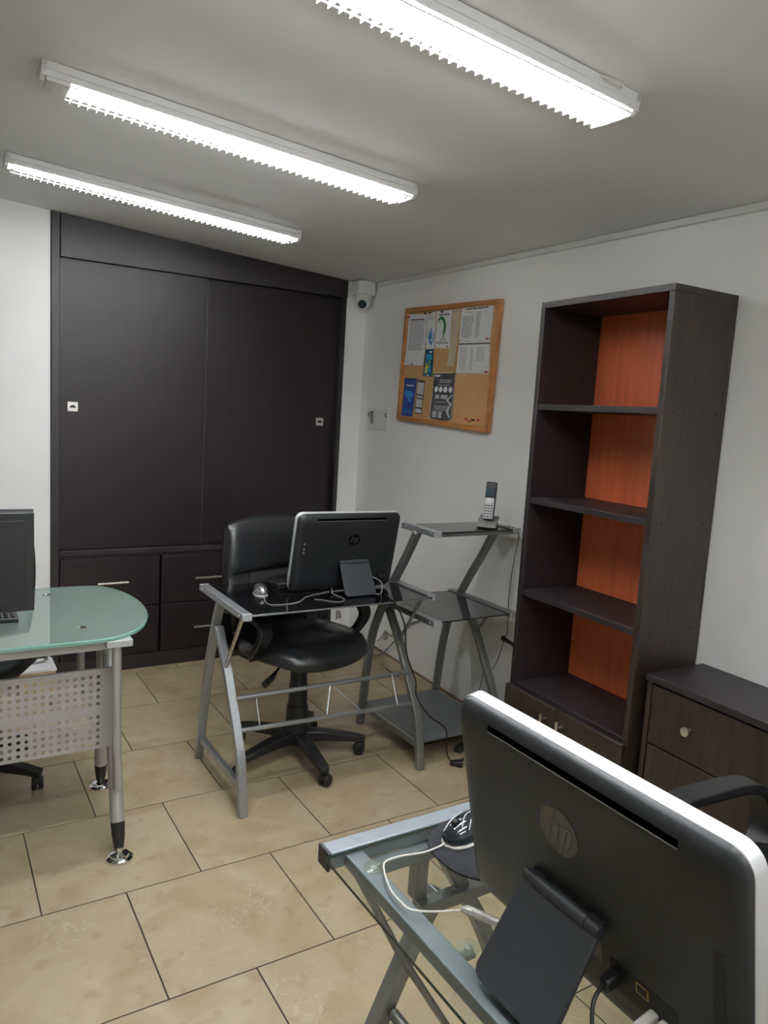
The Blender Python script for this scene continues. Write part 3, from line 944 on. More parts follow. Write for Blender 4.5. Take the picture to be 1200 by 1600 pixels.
def office_chair(label, loc, rz, base_ang, seat_z=0.56):
    t = thing('office_chair', label, 'chair', loc, rz, 'black leather office chairs')
    bp = M['black_plastic']
    # five-star base
    b = MB().lathe([(0.030, 0.062), (0.046, 0.068), (0.046, 0.115), (0.036, 0.125)], (0, 0, 0), 20)
    for k in range(5):
        a = base_ang - rz + 2 * math.pi * k / 5
        d = V((math.cos(a), math.sin(a), 0))
        sd = (-math.sin(a), math.cos(a), 0)
        b.bar([d * 0.02 + V((0, 0, 0.098)), d * 0.12 + V((0, 0, 0.096)), d * 0.24 + V((0, 0, 0.082)), d * 0.305 + V((0, 0, 0.070))], sd,
              [0.062, 0.054, 0.044, 0.036], [0.05, 0.042, 0.032, 0.026])
    b.build('star_base', bp, t, bevel=0.005)
    for k in range(5):
        a = base_ang - rz + 2 * math.pi * k / 5
        d = V((math.cos(a), math.sin(a), 0))
        wa = a + 0.5 + k
        ax = V((math.cos(wa), math.sin(wa), 0))
        fw = V((-ax.y, ax.x, 0))
        c = d * 0.292 + fw * 0.012
        cs = MB()
        r3 = Matrix((ax.cross(V((0, 0, 1))), V((0, 0, 1)), ax)).transposed()
        for s in (-1, 1):
            cs.lathe([(0.004, -0.008), (0.022, -0.009), (0.025, -0.006), (0.025, 0.006), (0.022, 0.009), (0.004, 0.008)], c + ax * 0.012 * s + V((0, 0, 0.025)), 18, r3)
        cs.box(-0.014, 0.014, -0.018, 0.018, 0.030, 0.054, mat=Matrix.Translation(c - fw * 0.008) @ Matrix.Rotation(wa, 4, 'Z'))
        cs.build('caster', bp, t, bevel=0.002)
    MB().lathe([(0.050, 0.105), (0.046, 0.235), (0.041, 0.24), (0.039, 0.33), (0.036, 0.335), (0.036, 0.465)], (0, 0, 0), 20).build('gas_column', bp, t)
    boxp('seat_plate', bp, t, -0.10, 0.10, -0.11, 0.13, 0.458, 0.490, bevel=0.006)
    MB().tube([(-0.09, -0.02, 0.470), (-0.17, -0.055, 0.440), (-0.205, -0.07, 0.424), (-0.260, -0.09, 0.412)], [0.005, 0.005, 0.013, 0.014], 10).build('lever', bp, t)
    # seat
    zs = seat_z - 0.05
    pan = cushion(0.50, 0.46, 0.020, 0.022, 0.8, 14, (), lambda x, y, h: (x, y - 0.01, zs - 0.004 + h - max(0, -y - 0.12) * 0.12))
    weld(pan.build('seat_pan', bp, t))
    s1 = lambda u, v: 0.010 * gauss(v - 0.25, 0.06) * (abs(u) < 0.75) + 0.006 * gauss(abs(u) - 0.72, 0.06)
    s2 = lambda u, v: 0.008 * gauss(u * 0.9 - 0.15 + v * 0.3, 0.05) * gauss(v, 0.35)
    seat = cushion(0.550, 0.510, 0.058, 0.028, 0.85, 26, (s1, s2), lambda x, y, h: (x, y - 0.015, zs + h - max(0, -y - 0.12) * 0.20))
    weld(seat.build('seat', M['leather'], t))
    # backrest
    def bf(x, y, h):
        z = 0.770 + y
        return (x, 0.228 + 0.10 * (z - 0.52) - h - 0.10 * (1 - 0) * 0 + 0.22 * 0 - 0.35 * x * x * -1 * -1 * 0 - 0.30 * x * x, z)
    c1 = lambda u, v: 0.022 * gauss(v - 0.08 - 0.03 * u, 0.06)
    c2 = lambda u, v: 0.014 * gauss(abs(u) - 0.52, 0.05) * (v < 0.08)
    c3 = lambda u, v: 0.006 * math.sin(16 * (v + 0.7 * abs(u))) * (abs(u) > 0.5) * gauss(v + 0.18, 0.2)
    c4 = lambda u, v: 0.016 * gauss(v + 0.42, 0.07)
    back = cushion(0.485, 0.52, 0.060, 0.018, 0.42, 34, (c1, c2, c3, c4), bf)
    weld(back.build('backrest', M['leather'], t))
    shell = cushion(0.45, 0.47, 0.008, 0.022, 0.42, 14, (), lambda x, y, h: (lambda p: (p[0], p[1] + 0.026, p[2]))(bf(x, y, h)))
    weld(shell.build('back_shell', bp, t))
    MB().bar([(0, 0.10, 0.475), (0, 0.24, 0.475), (0, 0.292, 0.51), (0, 0.302, 0.62)], (1, 0, 0), 0.09, 0.014).build('back_bracket', bp, t, bevel=0.003)
    for s in (-1, 1):
        x = s * 0.268
        path = smooth_path([(x - s * 0.03, 0.00, 0.500), (x, -0.03, 0.508), (x + s * 0.012, -0.075, 0.56), (x + s * 0.012, -0.105, 0.62), (x + s * 0.008, -0.075, 0.662),
                            (x, 0.02, 0.670), (x - s * 0.006, 0.14, 0.668), (x - s * 0.012, 0.200, 0.645), (x - s * 0.022, 0.218, 0.58), (x - s * 0.03, 0.200, 0.53), (x - s * 0.04, 0.14, 0.497), (x - s * 0.04, 0.02, 0.492)], 5)
        n = len(path)
        wv = [0.058] * n
        MB().bar(path, (1, 0, 0), wv, 0.024).build('armrest', bp, t, bevel=0.006)
    return t


office_chair('black leather office chair behind the far black glass desk', (0.630, -1.335, 0), math.radians(16), math.radians(-92))
office_chair('black office chair at the right edge, behind the nearest computer', (0.79, -3.41, 0), math.radians(-92), math.radians(-60))
office_chair('black office chair tucked behind the green glass desk at the left edge', (-0.625, -1.03, 0), math.radians(-10), math.radians(-33))

# ------------------------------------------------------------------ all-in-one computers (seen from the back)
def rrect(W, H, r, n=10):
    pts = []
    for cx, cy, a0 in ((W / 2 - r, H / 2 - r, 0), (-W / 2 + r, H / 2 - r, 90), (-W / 2 + r, -H / 2 + r, 180), (W / 2 - r, -H / 2 + r, 270)):
        for i in range(n + 1):
            a = math.radians(a0 + 90 * i / n)
            pts.append((cx + r * math.cos(a), cy + r * math.sin(a)))
    return pts


def all_in_one(label, loc, rz, logo, recess, du, lr):
    t = thing('all_in_one_computer', label, 'computer', loc, rz, 'all-in-one desktop computers')
    W, H, tl = 0.477, 0.338, 0.207
    ct, sn = math.cos(tl), math.sin(tl)

    def B(u, v, w):
        return (u, -v * sn - w * ct, 0.008 + v * ct - w * sn)
    o = [(x, y + H / 2) for x, y in rrect(W, H, 0.028)]

    def ring(ins, w):
        k = rrect(W - 2 * ins, H - 2 * ins, max(0.028 - ins * 0.2, 0.008))
        return [B(x, y + H / 2, w) for x, y in k]
    n = len(o)
    MB().prism(ring(0.0, -0.024), ring(0.0, -0.002)).build('silver_rim', M['silver_rim'], t, bevel=0.0015, angle=50)
    rings = [ring(0.0008, -0.0018), ring(0.0015, 0.002), ring(0.005, 0.008), ring(0.014, 0.0145), ring(0.030, 0.0175), ring(0.05, 0.018)]
    mb = MB()
    vs = [p for r in rings for p in r]
    fs = []
    for i in range(len(rings) - 1):
        for k in range(n):
            fs.append((i * n + k, i * n + (k + 1) % n, (i + 1) * n + (k + 1) % n, (i + 1) * n + k))
    fs.append(tuple((len(rings) - 1) * n + k for k in range(n)))
    mb.add(vs, fs)
    mb.build('back_shell', M['case_black'], t, angle=60)
    MB().prism(ring(0.004, -0.0255), ring(0.004, -0.0242)).build('screen', M['screen'], t, smooth=False)

    def plate(u0, u1, v0, v1, w0, w1, name, m, parent=t, bevel=0.001):
        c = [B(u0, v0, w0), B(u1, v0, w0), B(u1, v1, w0), B(u0, v1, w0)]
        d = [B(u0, v0, w1), B(u1, v0, w1), B(u1, v1, w1), B(u0, v1, w1)]
        return MB().prism(c, d).build(name, m, parent, bevel=bevel)
    # vent slot; highlight on its lower lip painted in as lighter grey
    q0 = [(-0.156, 0.3115, 0.0173), (0.162, 0.3115, 0.0173), (0.162, 0.3205, 0.0159), (-0.156, 0.3205, 0.0159)]
    MB().prism([B(u, v, 0.004) for u, v, _ in q0], [B(u, v, w_) for u, v, w_ in q0]).build('vent_slot', M['slot_black'], t, smooth=False)
    plate(-0.156, 0.162, 0.3092, 0.3112, 0.0040, 0.0180, 'slot_lip', M['phone_grey'], bevel=0.0004)
    # round maker's mark
    lu, lv = 0.021 + du, 0.226
    disc = [(lu + lr * math.cos(a), lv + lr * math.sin(a)) for a in [2 * math.pi * i / 36 for i in range(36)]]
    lg = MB().prism([B(x, y, 0.0175) for x, y in disc], [B(x, y, 0.0187) for x, y in disc]).build('round_logo', M[logo[0]], t, angle=60)
    lt = MB()

    def para(x0, y0, x1, y1, wd):
        q = [(x * ls, y * ls) for x, y in ((x0 - wd / 2, y0), (x0 + wd / 2, y0), (x1 + wd / 2, y1), (x1 - wd / 2, y1))]
        lt.prism([B(lu + x, lv + y, 0.0186) for x, y in q], [B(lu + x, lv + y, 0.0193) for x, y in q])
    k = 0.30                                     # slant of the letters
    ls = lr / 0.0275
    para(-0.0165, -0.012, -0.0165 + 0.037 * k, 0.025, 0.0055)            # h stem
    para(-0.0055, -0.012, -0.0055 + 0.020 * k, 0.008, 0.0055)            # h leg
    para(-0.0080, 0.0065, -0.0072, 0.0105, 0.012)                        # h shoulder
    para(0.0010, -0.025, 0.0010 + 0.036 * k, 0.011, 0.0055)              # p stem
    para(0.0135, -0.010, 0.0135 + 0.018 * k, 0.008, 0.0055)              # p bowl side
    para(0.0125, 0.0070, 0.0133, 0.0110, 0.013)
    para(0.0090, -0.0125, 0.0098, -0.0085, 0.012)
    lt.build('logo_letters', M[logo[1]], lg, smooth=False)
    if recess == 'left':
        r = plate(-0.217, -0.192, 0.155, 0.300, 0.0095, 0.0184, 'side_port_bay', M['black_matte'])
        for v in (0.172, 0.188, 0.21):
            plate(-0.204, -0.198, v, v + 0.010, 0.015, 0.0190, 'port', M['cable_grey'], r, 0)
    else:
        r = plate(0.203, 0.216, 0.050, 0.215, 0.0080, 0.0182, 'side_port_bay', M['black_matte'])
    # lower port bay
    pb = plate(0.098 + du, 0.200 + du, 0.048, 0.092, 0.012, 0.0185, 'port_bay', M['black_matte'])
    g0 = 0.140 + du
    plate(g0, g0 + 0.018, 0.072, 0.087, 0.018, 0.0192, 'network_port', M['gold' if recess == 'right' else 'stand_black'], pb, 0)
    plate(g0 + 0.0015, g0 + 0.0165, 0.0735, 0.0855, 0.0188, 0.0196, 'port_hole', M['black_matte'], pb, 0)
    for u in (0.160 + du, 0.177 + du):
        plate(u, u + 0.013, 0.054, 0.066, 0.018, 0.050, 'cable_plug', M['cable_white' if recess == 'right' else 'cable_black'], pb, 0.003)
    plate(0.103 + du, 0.117 + du, 0.062, 0.080, 0.018, 0.044, 'black_plug', M['black_plastic'], pb, 0.003)
    # label under the hinge
    plate(0.066 + du, 0.086 + du, 0.070, 0.102, 0.0176, 0.0183, 'label_sticker', M['logo_disc'])
    # hinged stand
    u0, u1 = -0.038 + du, 0.098 + du
    hv = 0.131
    hp = V(B(0, hv, 0.030))
    foot = V((0, -0.134, 0.004))
    MB().tube([B(u0, hv, 0.030), B(u1, hv, 0.030)], 0.0085, 14).build('stand_hinge', M['stand_black'], t)
    for u in (u0 + 0.015, u1 - 0.015):
        plate(u - 0.012, u + 0.012, hv - 0.006, hv + 0.006, 0.014, 0.030, 'hinge_mount', M['black_plastic'])
    d = (foot - hp)
    sd = V((1, 0, 0))
    nrm = d.cross(sd).normalized() * 0.004
    r0 = 0.014
    L = d.length
    dn = d.normalized()
    fl = 0.004
    poly = [(u0, 0), (u1, 0), (u1 + fl, L - r0), (u1 + fl - r0 * .3, L - r0 * .3), (u1 + fl - r0, L), (u0 - fl + r0, L), (u0 - fl + r0 * .3, L - r0 * .3), (u0 - fl, L - r0)]
    P = [hp + dn * s + V((u, 0, 0)) for u, s in poly]
    MB().prism([p - nrm for p in P], [p + nrm for p in P]).build('stand_plate', M['stand_black'], t, bevel=0.002)
    # hinge cover between knuckles
    MB().tube([B(u0 + 0.022, hv, 0.030), B(u1 - 0.022, hv, 0.030)], 0.0098, 14).build('hinge_cover', M['stand_black'], t)
    return t


all_in_one('black all-in-one computer on the far black glass desk, seen from behind', (0.761, -1.422, 0.7546), -0.021, ('logo_disc_black', 'logo_mark_black'), 'left', 0.0, 0.026)
NZ = 0.7535                                       # top of the near desk's glass
all_in_one('largest computer, nearest the camera, black back and bright silver rim', (0.0313, -3.5036, NZ), -1.5795, ('logo_disc', 'logo_mark'), 'right', -0.042, 0.034)

# computer at the left edge
mo = thing('desktop_monitor', 'flat black monitor cut by the left edge, standing on the green glass desk', 'monitor', (-0.690, -1.612, 0.757))
bk_ = MB().prism([(-0.25, -0.018, 0.070), (0.25, -0.018, 0.070), (0.25, -0.018, 0.380), (-0.25, -0.018, 0.380)][::-1],
                 [(-0.25, 0.010, 0.070), (0.25, 0.010, 0.070), (0.25, 0.010, 0.384), (-0.25, 0.010, 0.384)][::-1])
bk_.build('back_cover', M['case_black'], mo, bevel=0.003)
boxp('bezel', M['black_plastic'], mo, -0.253, 0.251, 0.011, 0.020, 0.068, 0.387, bevel=0.002)
boxp('screen', M['screen'], mo, -0.24, 0.24, 0.0205, 0.0215, 0.080, 0.374, bevel=0)
boxp('cover_panel', M['case_black'], mo, -0.222, 0.222, -0.0205, -0.0185, 0.095, 0.355, bevel=0.001)
boxp('stand_neck', M['black_plastic'], mo, -0.04, 0.04, -0.045, -0.021, 0.01, 0.20, bevel=0.003)
boxp('stand_foot', M['black_plastic'], mo, -0.12, 0.12, -0.075, 0.075, 0.0005, 0.011, bevel=0.003)
kb = thing('keyboard', 'black keyboard lying on the green glass desk below the monitor', 'keyboard', (-0.690, -1.423, 0.757))
boxp('case', M['black_plastic'], kb, -0.218, 0.218, -0.078, 0.072, 0.001, 0.0118, bevel=0.002)
boxp('key_deck', M['phone_grey'], kb, -0.213, 0.213, -0.073, 0.067, 0.0119, 0.0126, bevel=0)
km = None
for r_ in range(6):
    for c_ in range(22):
        x = -0.205 + c_ * 0.0190
        y = -0.066 + r_ * 0.0215
        z = 0.0127
        k_ = MB().prism([(0, 0, 0), (0.016, 0, 0), (0.016, 0.015, 0), (0, 0.015, 0)], [(0.002, 0.002, 0.005), (0.014, 0.002, 0.005), (0.014, 0.013, 0.005), (0.002, 0.013, 0.005)])
        if km is None:
            ob = k_.build('key', M['black_plastic'], kb, smooth=False)
            km = ob.data
        else:
            ob = bpy.data.objects.new('key', km)
            COL.objects.link(ob)
            ob.parent = kb
        ob.location = (x, y, z)

# ------------------------------------------------------------------ green glass desk
gd = thing('glass_desk', 'silver framed desk with a rounded green glass top and perforated front panel', 'desk', (-0.6, -1.40, 0))
GX, GY = -0.6, -1.40
prof = [(-1.50, -1.765), (-0.30, -1.775), (-0.235, -1.768), (-0.180, -1.738), (-0.135, -1.695), (-0.095, -1.625), (-0.064, -1.530), (-0.050, -1.420), (-0.052, -1.320),
        (-0.070, -1.215), (-0.100, -1.130), (-0.140, -1.078), (-0.190, -1.058), (-0.30, -1.053), (-1.50, -1.050)]
cen = V((-0.8, -1.41))
arc = smooth_path([(x, y, 0) for x, y in prof[1:-1]], 4)
out = [(-1.50, -1.765)] + [(p.x, p.y) for p in arc] + [(-1.50, -1.050)]


def inset(pts, d):
    res = []
    n = len(pts)
    for i in range(n):
        a, b, c = V(pts[i - 1]), V(pts[i]), V(pts[(i + 1) % n])
        e1, e2 = (b - a).normalized(), (c - b).normalized()
        nn = (V((-e1.y, e1.x)) + V((-e2.y, e2.x)))
        nn = nn / max(nn.length, 1e-6)
        res.append((b.x + nn.x * d, b.y + nn.y * d))
    return res


def gl_ring(d, z):
    return [(x - GX, y - GY, z) for x, y in inset(out, d)]


g = MB()
r0, r1, r2, r3 = gl_ring(0.0, 0.745), gl_ring(0.0, 0.754), gl_ring(0.003, 0.757), gl_ring(0.022, 0.757)
n = len(out)
g.add(r0 + r1 + r2 + r3, [tuple(range(n))[::-1]], 0)
for a_, m_ in ((0, 1), (1, 1), (2, 0)):
    g.f += [(a_ * n + i, a_ * n + (i + 1) % n, (a_ + 1) * n + (i + 1) % n, (a_ + 1) * n + i) for i in range(n)]
    g.m += [m_] * n
g.f.append(tuple(3 * n + i for i in range(n)))
g.m.append(0)
g.build('glass_top', [M['green_glass'], M['green_edge']], gd, angle=25)
LS = M['light_silver']


def gpt(x, y, z):
    return (x - GX, y - GY, z)


def gbox(name, m, x0, x1, y0, y1, z0, z1, bevel=0.002, parent=None):
    return boxp(name, m, parent or gd, x0 - GX, x1 - GX, y0 - GY, y1 - GY, z0, z1, bevel=bevel)


gbox('front_rail', LS, -1.42, -0.235, -1.735, -1.705, 0.708, 0.738)
gbox('rear_rail', LS, -1.42, -0.235, -1.115, -1.085, 0.708, 0.738)
for x in (-0.215, -1.40):
    gbox('corner_bracket', M['end_cap'], x - 0.035, x + 0.045, -1.770, -1.700, 0.722, 0.7445)
    gbox('corner_bracket', M['end_cap'], x - 0.035, x + 0.045, -1.120, -1.070, 0.722, 0.7445)
    for s, yf, yt in ((-1, -1.768, -1.51), (1, -1.259, -1.45)):
        xx = x + (0.013 if s < 0 else 0.05)
        top = V(gpt(x + 0.018, yt, 0.722))
        ft = V(gpt(xx, yf, 0.0))
        dr_ = (top - ft)
        lg = MB().tube([ft + dr_ * 0.155, ft + dr_ * 0.35, top], [0.0235, 0.0235, 0.0225], 16).build('leg', LS, gd)
        MB().tube([ft + dr_ * 0.030, ft + dr_ * 0.05, ft + dr_ * 0.10, ft + dr_ * 0.154], [0.010, 0.016, 0.021, 0.0232], 16).build('leg_tip', M['black_plastic'], lg)
        MB().lathe([(0.041, 0.001), (0.042, 0.008), (0.035, 0.013), (0.031, 0.014), (0.029, 0.020), (0.018, 0.024), (0.010, 0.028), (0.009, 0.042)], ft, 28).build('levelling_foot', M['chrome'], lg)
        ys = -1.748 if s < 0 else -1.10
        base = ft + dr_ * 0.30
        MB().tube([gpt(x, ys, 0.722), gpt(x + 0.003, ys, 0.40), gpt(xx - 0.003, ys + (0.012 if s < 0 else -0.06), 0.24), base], [0.0145, 0.0145, 0.0145, 0.013], 14).build('upright_tube', LS, lg)
    gbox('cross_plate', LS, x - 0.004, x + 0.036, -1.56, -1.42, 0.700, 0.722)
# perforated front panel with real holes: two bands of five rows
PX1, PZ0, PZ1, PY = -0.205, 0.350, 0.620, -1.665
PXL = -1.40
pan = MB()
cols = 48
px = 0.0237
pz = 0.0228
xr = PX1 - 0.049 + px / 2


def hole_cell(x0, x1, z0, z1, r=0.0062):
    cx, cz_ = (x0 + x1) / 2, (z0 + z1) / 2
    nn = 12
    cir = [(cx + r * math.cos(2 * math.pi * i / nn + math.pi / 12), cz_ + r * math.sin(2 * math.pi * i / nn + math.pi / 12)) for i in range(nn)]
    sq = []
    hw, hh = (x1 - x0) / 2, (z1 - z0) / 2
    for i in range(nn):
        a = 2 * math.pi * i / nn + math.pi / 12
        c_, s_ = math.cos(a), math.sin(a)
        k_ = min(hw / abs(c_) if abs(c_) > 1e-6 else 9, hh / abs(s_) if abs(s_) > 1e-6 else 9)
        sq.append((cx + c_ * k_, cz_ + s_ * k_))
    corners = {2: None}
    vs = []
    for yy in (PY, PY + 0.002):
        vs += [(x - GX, yy - GY, z) for x, z in sq] + [(x - GX, yy - GY, z) for x, z in cir]
    fs = []
    cor = [(x1, z1), (x0, z1), (x0, z0), (x1, z0)]
    ci = {1: 0, 4: 1, 7: 2, 10: 3}
    base = len(vs)
    for yy in (PY, PY + 0.002):
        vs += [(x - GX, yy - GY, z) for x, z in cor]
    for lay in (0, 1):
        o_ = lay * 24
        for i in range(nn):
            j = (i + 1) % nn
            f = [o_ + i, o_ + j, o_ + 12 + j, o_ + 12 + i]
            if i in ci:
                f = [o_ + i, base + lay * 4 + ci[i], o_ + j, o_ + 12 + j, o_ + 12 + i]
            fs.append(tuple(f) if lay == 0 else tuple(f[::-1]))
    for i in range(nn):
        j = (i + 1) % nn
        fs.append((12 + i, 12 + j, 36 + j, 36 + i))
    pan.add(vs, fs)


bands = []
zt = PZ1 - 0.012
b1 = [zt - i * pz for i in range(6)]
b2 = [PZ0 + 0.006 + 5 * pz - i * pz for i in range(6)]
for bz in (b1, b2):
    for r_ in range(5):
        for c_ in range(cols):
            hole_cell(xr - (c_ + 1) * px, xr - c_ * px, bz[r_ + 1], bz[r_])
x_in = xr - cols * px


def strip(x0, x1, z0, z1):
    pan.box(x0 - GX, x1 - GX, PY - GY, PY + 0.002 - GY, z0, z1)


strip(x_in, xr, zt, PZ1)
strip(x_in, xr, b2[0], b1[5])
strip(x_in, xr, PZ0, b2[5])
strip(xr, PX1, PZ0, PZ1)
strip(PXL, x_in, PZ0, PZ1)
pan.build('perforated_panel', LS, gd, smooth=False)
gbox('panel_fold', LS, PXL, PX1, PY, PY + 0.014, PZ1 + 0.0003, PZ1 + 0.002, bevel=0)
for x, y in ((-0.345, -1.165), (-0.30, -1.63), (-1.15, -1.165), (-1.15, -1.63)):
    MB().lathe([(0.014, 0.7575), (0.014, 0.7585), (0.008, 0.7605), (0.002, 0.761)], gpt(x, y, 0), 20).build('glass_fixing', M['chrome'], gd)

# box and papers on the floor between that desk and the wardrobe
cb = thing('cardboard_box', 'low beige cardboard box on the floor against the white wall', 'box', (-0.262, -0.10, 0))
MB().box(-0.085, 0.085, -0.09, 0.09, 0.0, 0.112).build('carton', M['cardboard'], cb, bevel=0.003)
boxp('lid_flap', M['paper'], cb, -0.087, 0.089, -0.092, 0.092, 0.1125, 0.127, bevel=0.002)
fo = thing('document_folder', 'white folder with a black clip propped on the beige box', 'folder', (-0.262, -0.10, 0.127))
fo_m = Matrix.Rotation(math.radians(-6), 4, 'Y')
MB().box(-0.085, 0.050, 0.0, 0.085, 0.009, 0.10, mat=fo_m).build('cover', M['paper'], fo, bevel=0.004)
MB().box(0.044, 0.062, -0.010, 0.012, 0.012, 0.088, mat=fo_m).build('clip', M['cable_grey'], fo, bevel=0.003)

# ------------------------------------------------------------------ near desk (clear glass on a metal frame)
nd = thing('glass_computer_desk', 'clear glass desk on a grey metal frame in the foreground', 'desk', (0.15, -3.5, 0))
NX, NY = 0.15, -3.5


def ngp(x, y, z):
    return (x - NX, y - NY, z)


def nbox(name, m, x0, x1, y0, y1, z0, z1, bevel=0.0025, parent=None):
    return boxp(name, m, parent or nd, x0 - NX, x1 - NX, y0 - NY, y1 - NY, z0, z1, bevel=bevel)


gz0, gz1 = NZ - 0.006, NZ
XA, XB, YA_, YB_ = -0.160, 0.385, -3.945, -3.090
gg = MB()
gg.box(XA - NX, XB - NX, YA_ - NY, YB_ - NY, gz0, gz1)
for i_, f_ in enumerate(gg.f):
    zs_ = {round(gg.v[k][2], 4) for k in f_}
    gg.m[i_] = 1 if len(zs_) > 1 else 0
gg.build('glass_top', [M['clear_glass'], M['glass_edge']], nd, smooth=False)
for sgn, yb in ((1, -3.050), (-1, -3.985)):
    y0, y1 = (yb - 0.036, yb) if sgn > 0 else (yb, yb + 0.036)
    sb = nbox('side_bar', M['blue_silver'], -0.146, 0.40, y0, y1, 0.722, 0.754, 0.003)
    nbox('end_cap', M['grey_cap'], -0.152, -0.1465, y0 - 0.001, y1 + 0.001, 0.720, 0.755, 0.002, sb)
    nbox('end_cap', M['grey_cap'], 0.4005, 0.406, y0 - 0.001, y1 + 0.001, 0.720, 0.755, 0.002, sb)
    yc = (y0 + y1) / 2
    yi = y0 if sgn > 0 else y1
    nbox('inner_ledge', M['blue_silver'], -0.075, 0.36, min(yi, yi - sgn * 0.022), max(yi, yi - sgn * 0.022), 0.700, 0.7235, 0.002)

    def nleg(pts, w=0.034, h=0.028):
        return MB().bar(smooth_path([ngp(x, yc, z) for x, z in pts], 5), (0, 1, 0), w, h).build('leg', GP, nd, bevel=0.003)
    nleg([(-0.125, 0.0), (-0.085, 0.19), (-0.045, 0.30), (0.008, 0.42), (0.062, 0.53), (0.105, 0.60)])
    nleg([(0.355, 0.0), (0.325, 0.18), (0.285, 0.34), (0.225, 0.48), (0.155, 0.60), (0.120, 0.66), (0.100, 0.721)])
    nleg([(0.055, 0.600), (0.055, 0.66), (0.058, 0.721)], 0.03, 0.026)
    MB().bar([ngp(0.040, yc - sgn * 0.020, 0.592), ngp(0.36, yc - sgn * 0.020, 0.592)], (0, 1, 0), 0.028, 0.024).build('tray_rail', GP, nd, bevel=0.002)
    MB().tube([ngp(0.125, yc - sgn * 0.020, 0.604), ngp(0.125, yc - sgn * 0.020, 0.608)], 0.006, 10).build('screw', M['satin'], nd)
    MB().bar([ngp(-0.10, yc, 0.10), ngp(0.335, yc, 0.10)], (0, 1, 0), 0.022, 0.026).build('lower_bar', GP, nd, bevel=0.002)
    yb2 = yc - sgn * 0.006
    MB().tube([ngp(-0.100, yb2, 0.721), ngp(0.014, yb2 - sgn * 0.012, 0.505), ngp(0.142, yb2 - sgn * 0.012, 0.300)], 0.0075, 10).build('brace', GP, nd)
nbox('long_rail', M['blue_silver'], -0.118, -0.084, -3.948, -3.087, 0.722, 0.7445, 0.002)
nbox('long_rail', M['blue_silver'], 0.32, 0.352, -3.948, -3.087, 0.722, 0.7445, 0.002)
MB().tube([ngp(0.004, -3.945, 0.392), ngp(0.004, -3.09, 0.392)], 0.011, 12).build('stretcher', GP, nd)
MB().tube([ngp(-0.055, -3.945, 0.285), ngp(-0.055, -3.09, 0.285)], 0.011, 12).build('stretcher', GP, nd)
for x, y in ((-0.092, -3.140), (-0.066, -3.365), (-0.092, -3.88), (0.335, -3.14), (0.335, -3.88)):
    sc_ = MB().lathe([(0.019, 0.7452), (0.019, 0.7458), (0.010, 0.7470), (0.003, 0.7474)], ngp(x, y, 0), 22).build('suction_cup', M['clear_rubber'], nd)
    MB().lathe([(0.006, 0.738), (0.006, 0.7451), (0.003, 0.7464)], ngp(x, y, 0), 14).build('cup_stud', M['end_cap'], sc_)
nbox('support_tab', SP, -0.085, -0.058, -3.373, -3.357, 0.730, 0.7379, 0.001)

mp = thing('mouse_pad', 'dark round mouse pad on the clear glass desk beside the near computer', 'mouse pad', (0.135, -3.188, NZ))
pts = [(0.126 * math.copysign(abs(math.cos(a)) ** 0.8, math.cos(a)), 0.098 * math.copysign(abs(math.sin(a)) ** 0.8, math.sin(a))) for a in [2 * math.pi * (i + 0.5) / 48 for i in range(48)]]
rings = [[(x, y, 0.0003) for x, y in pts], [(x, y, 0.003) for x, y in pts], [(x * .985, y * .98, 0.0042) for x, y in pts]]
pm = MB()
pm.add([p for r in rings for p in r], [tuple(range(48))[::-1]] + [(a * 48 + i, a * 48 + (i + 1) % 48, (a + 1) * 48 + (i + 1) % 48, (a + 1) * 48 + i) for a in (0, 1) for i in range(48)] + [tuple(96 + i for i in range(48))])
pm.build('pad', M['foam_pad'], mp)
PADZ = NZ + 0.0042


def mouse_body(L, W, H, n=18):
    """egg-shaped mouse shell, nose towards -x"""
    vs, fs = [], []
    for j in range(n + 1):
        s = j / n
        x = -L / 2 + L * s
        wd = W / 2 * (max(0, 1 - abs(2 * s - 1) ** 3.2)) ** 0.5 * (0.86 + 0.14 * s)
        ht = H * (max(0.0, 1 - (abs(s - 0.58) / 0.60) ** 2.4)) ** 0.6
        for i in range(n + 1):
            a = math.pi * i / n
            vs.append((x, wd * math.cos(a), max(0.0, ht * math.sin(a) ** 0.7)))
    for j in range(n):
        for i in range(n):
            a = j * (n + 1) + i
            fs.append((a, a + n + 1, a + n + 2, a + 1))
        fs.append((j * (n + 1), j * (n + 1) + n, (j + 1) * (n + 1) + n, (j + 1) * (n + 1)))
    return MB().add(vs, fs)


ms = thing('computer_mouse', 'glossy dark mouse with pale stripes on the round mouse pad', 'mouse', (0.092, -3.152, PADZ), math.radians(10))
b_ = mouse_body(0.106, 0.060, 0.034)
b_.v = [(x, y, z + 0.008) for x, y, z in b_.v]
weld(b_.build('shell', M['mouse_gloss'], ms))
k_ = mouse_body(0.108, 0.062, 0.0085)
k_.v = [(x, y, z + 0.0008) for x, y, z in k_.v]
weld(k_.build('base', M['cable_white'], ms))
MB().lathe([(0.003, -0.004), (0.009, -0.004), (0.009, 0.004), (0.003, 0.004)], (-0.028, 0, 0.034), 14, Matrix.Rotation(math.pi / 2, 3, 'X')).build('scroll_wheel', M['black_matte'], ms)


def on_shell(x, y):
    s = (x + 0.053) / 0.106
    wd = 0.03 * (max(0, 1 - abs(2 * s - 1) ** 3.2)) ** 0.5 * (0.86 + 0.14 * s)
    ht = 0.034 * (max(0.0, 1 - (abs(s - 0.58) / 0.60) ** 2.4)) ** 0.6
    c = max(-1, min(1, y / max(wd, 1e-4)))
    return (x, y, 0.0084 + ht * (1 - c * c) ** 0.35)


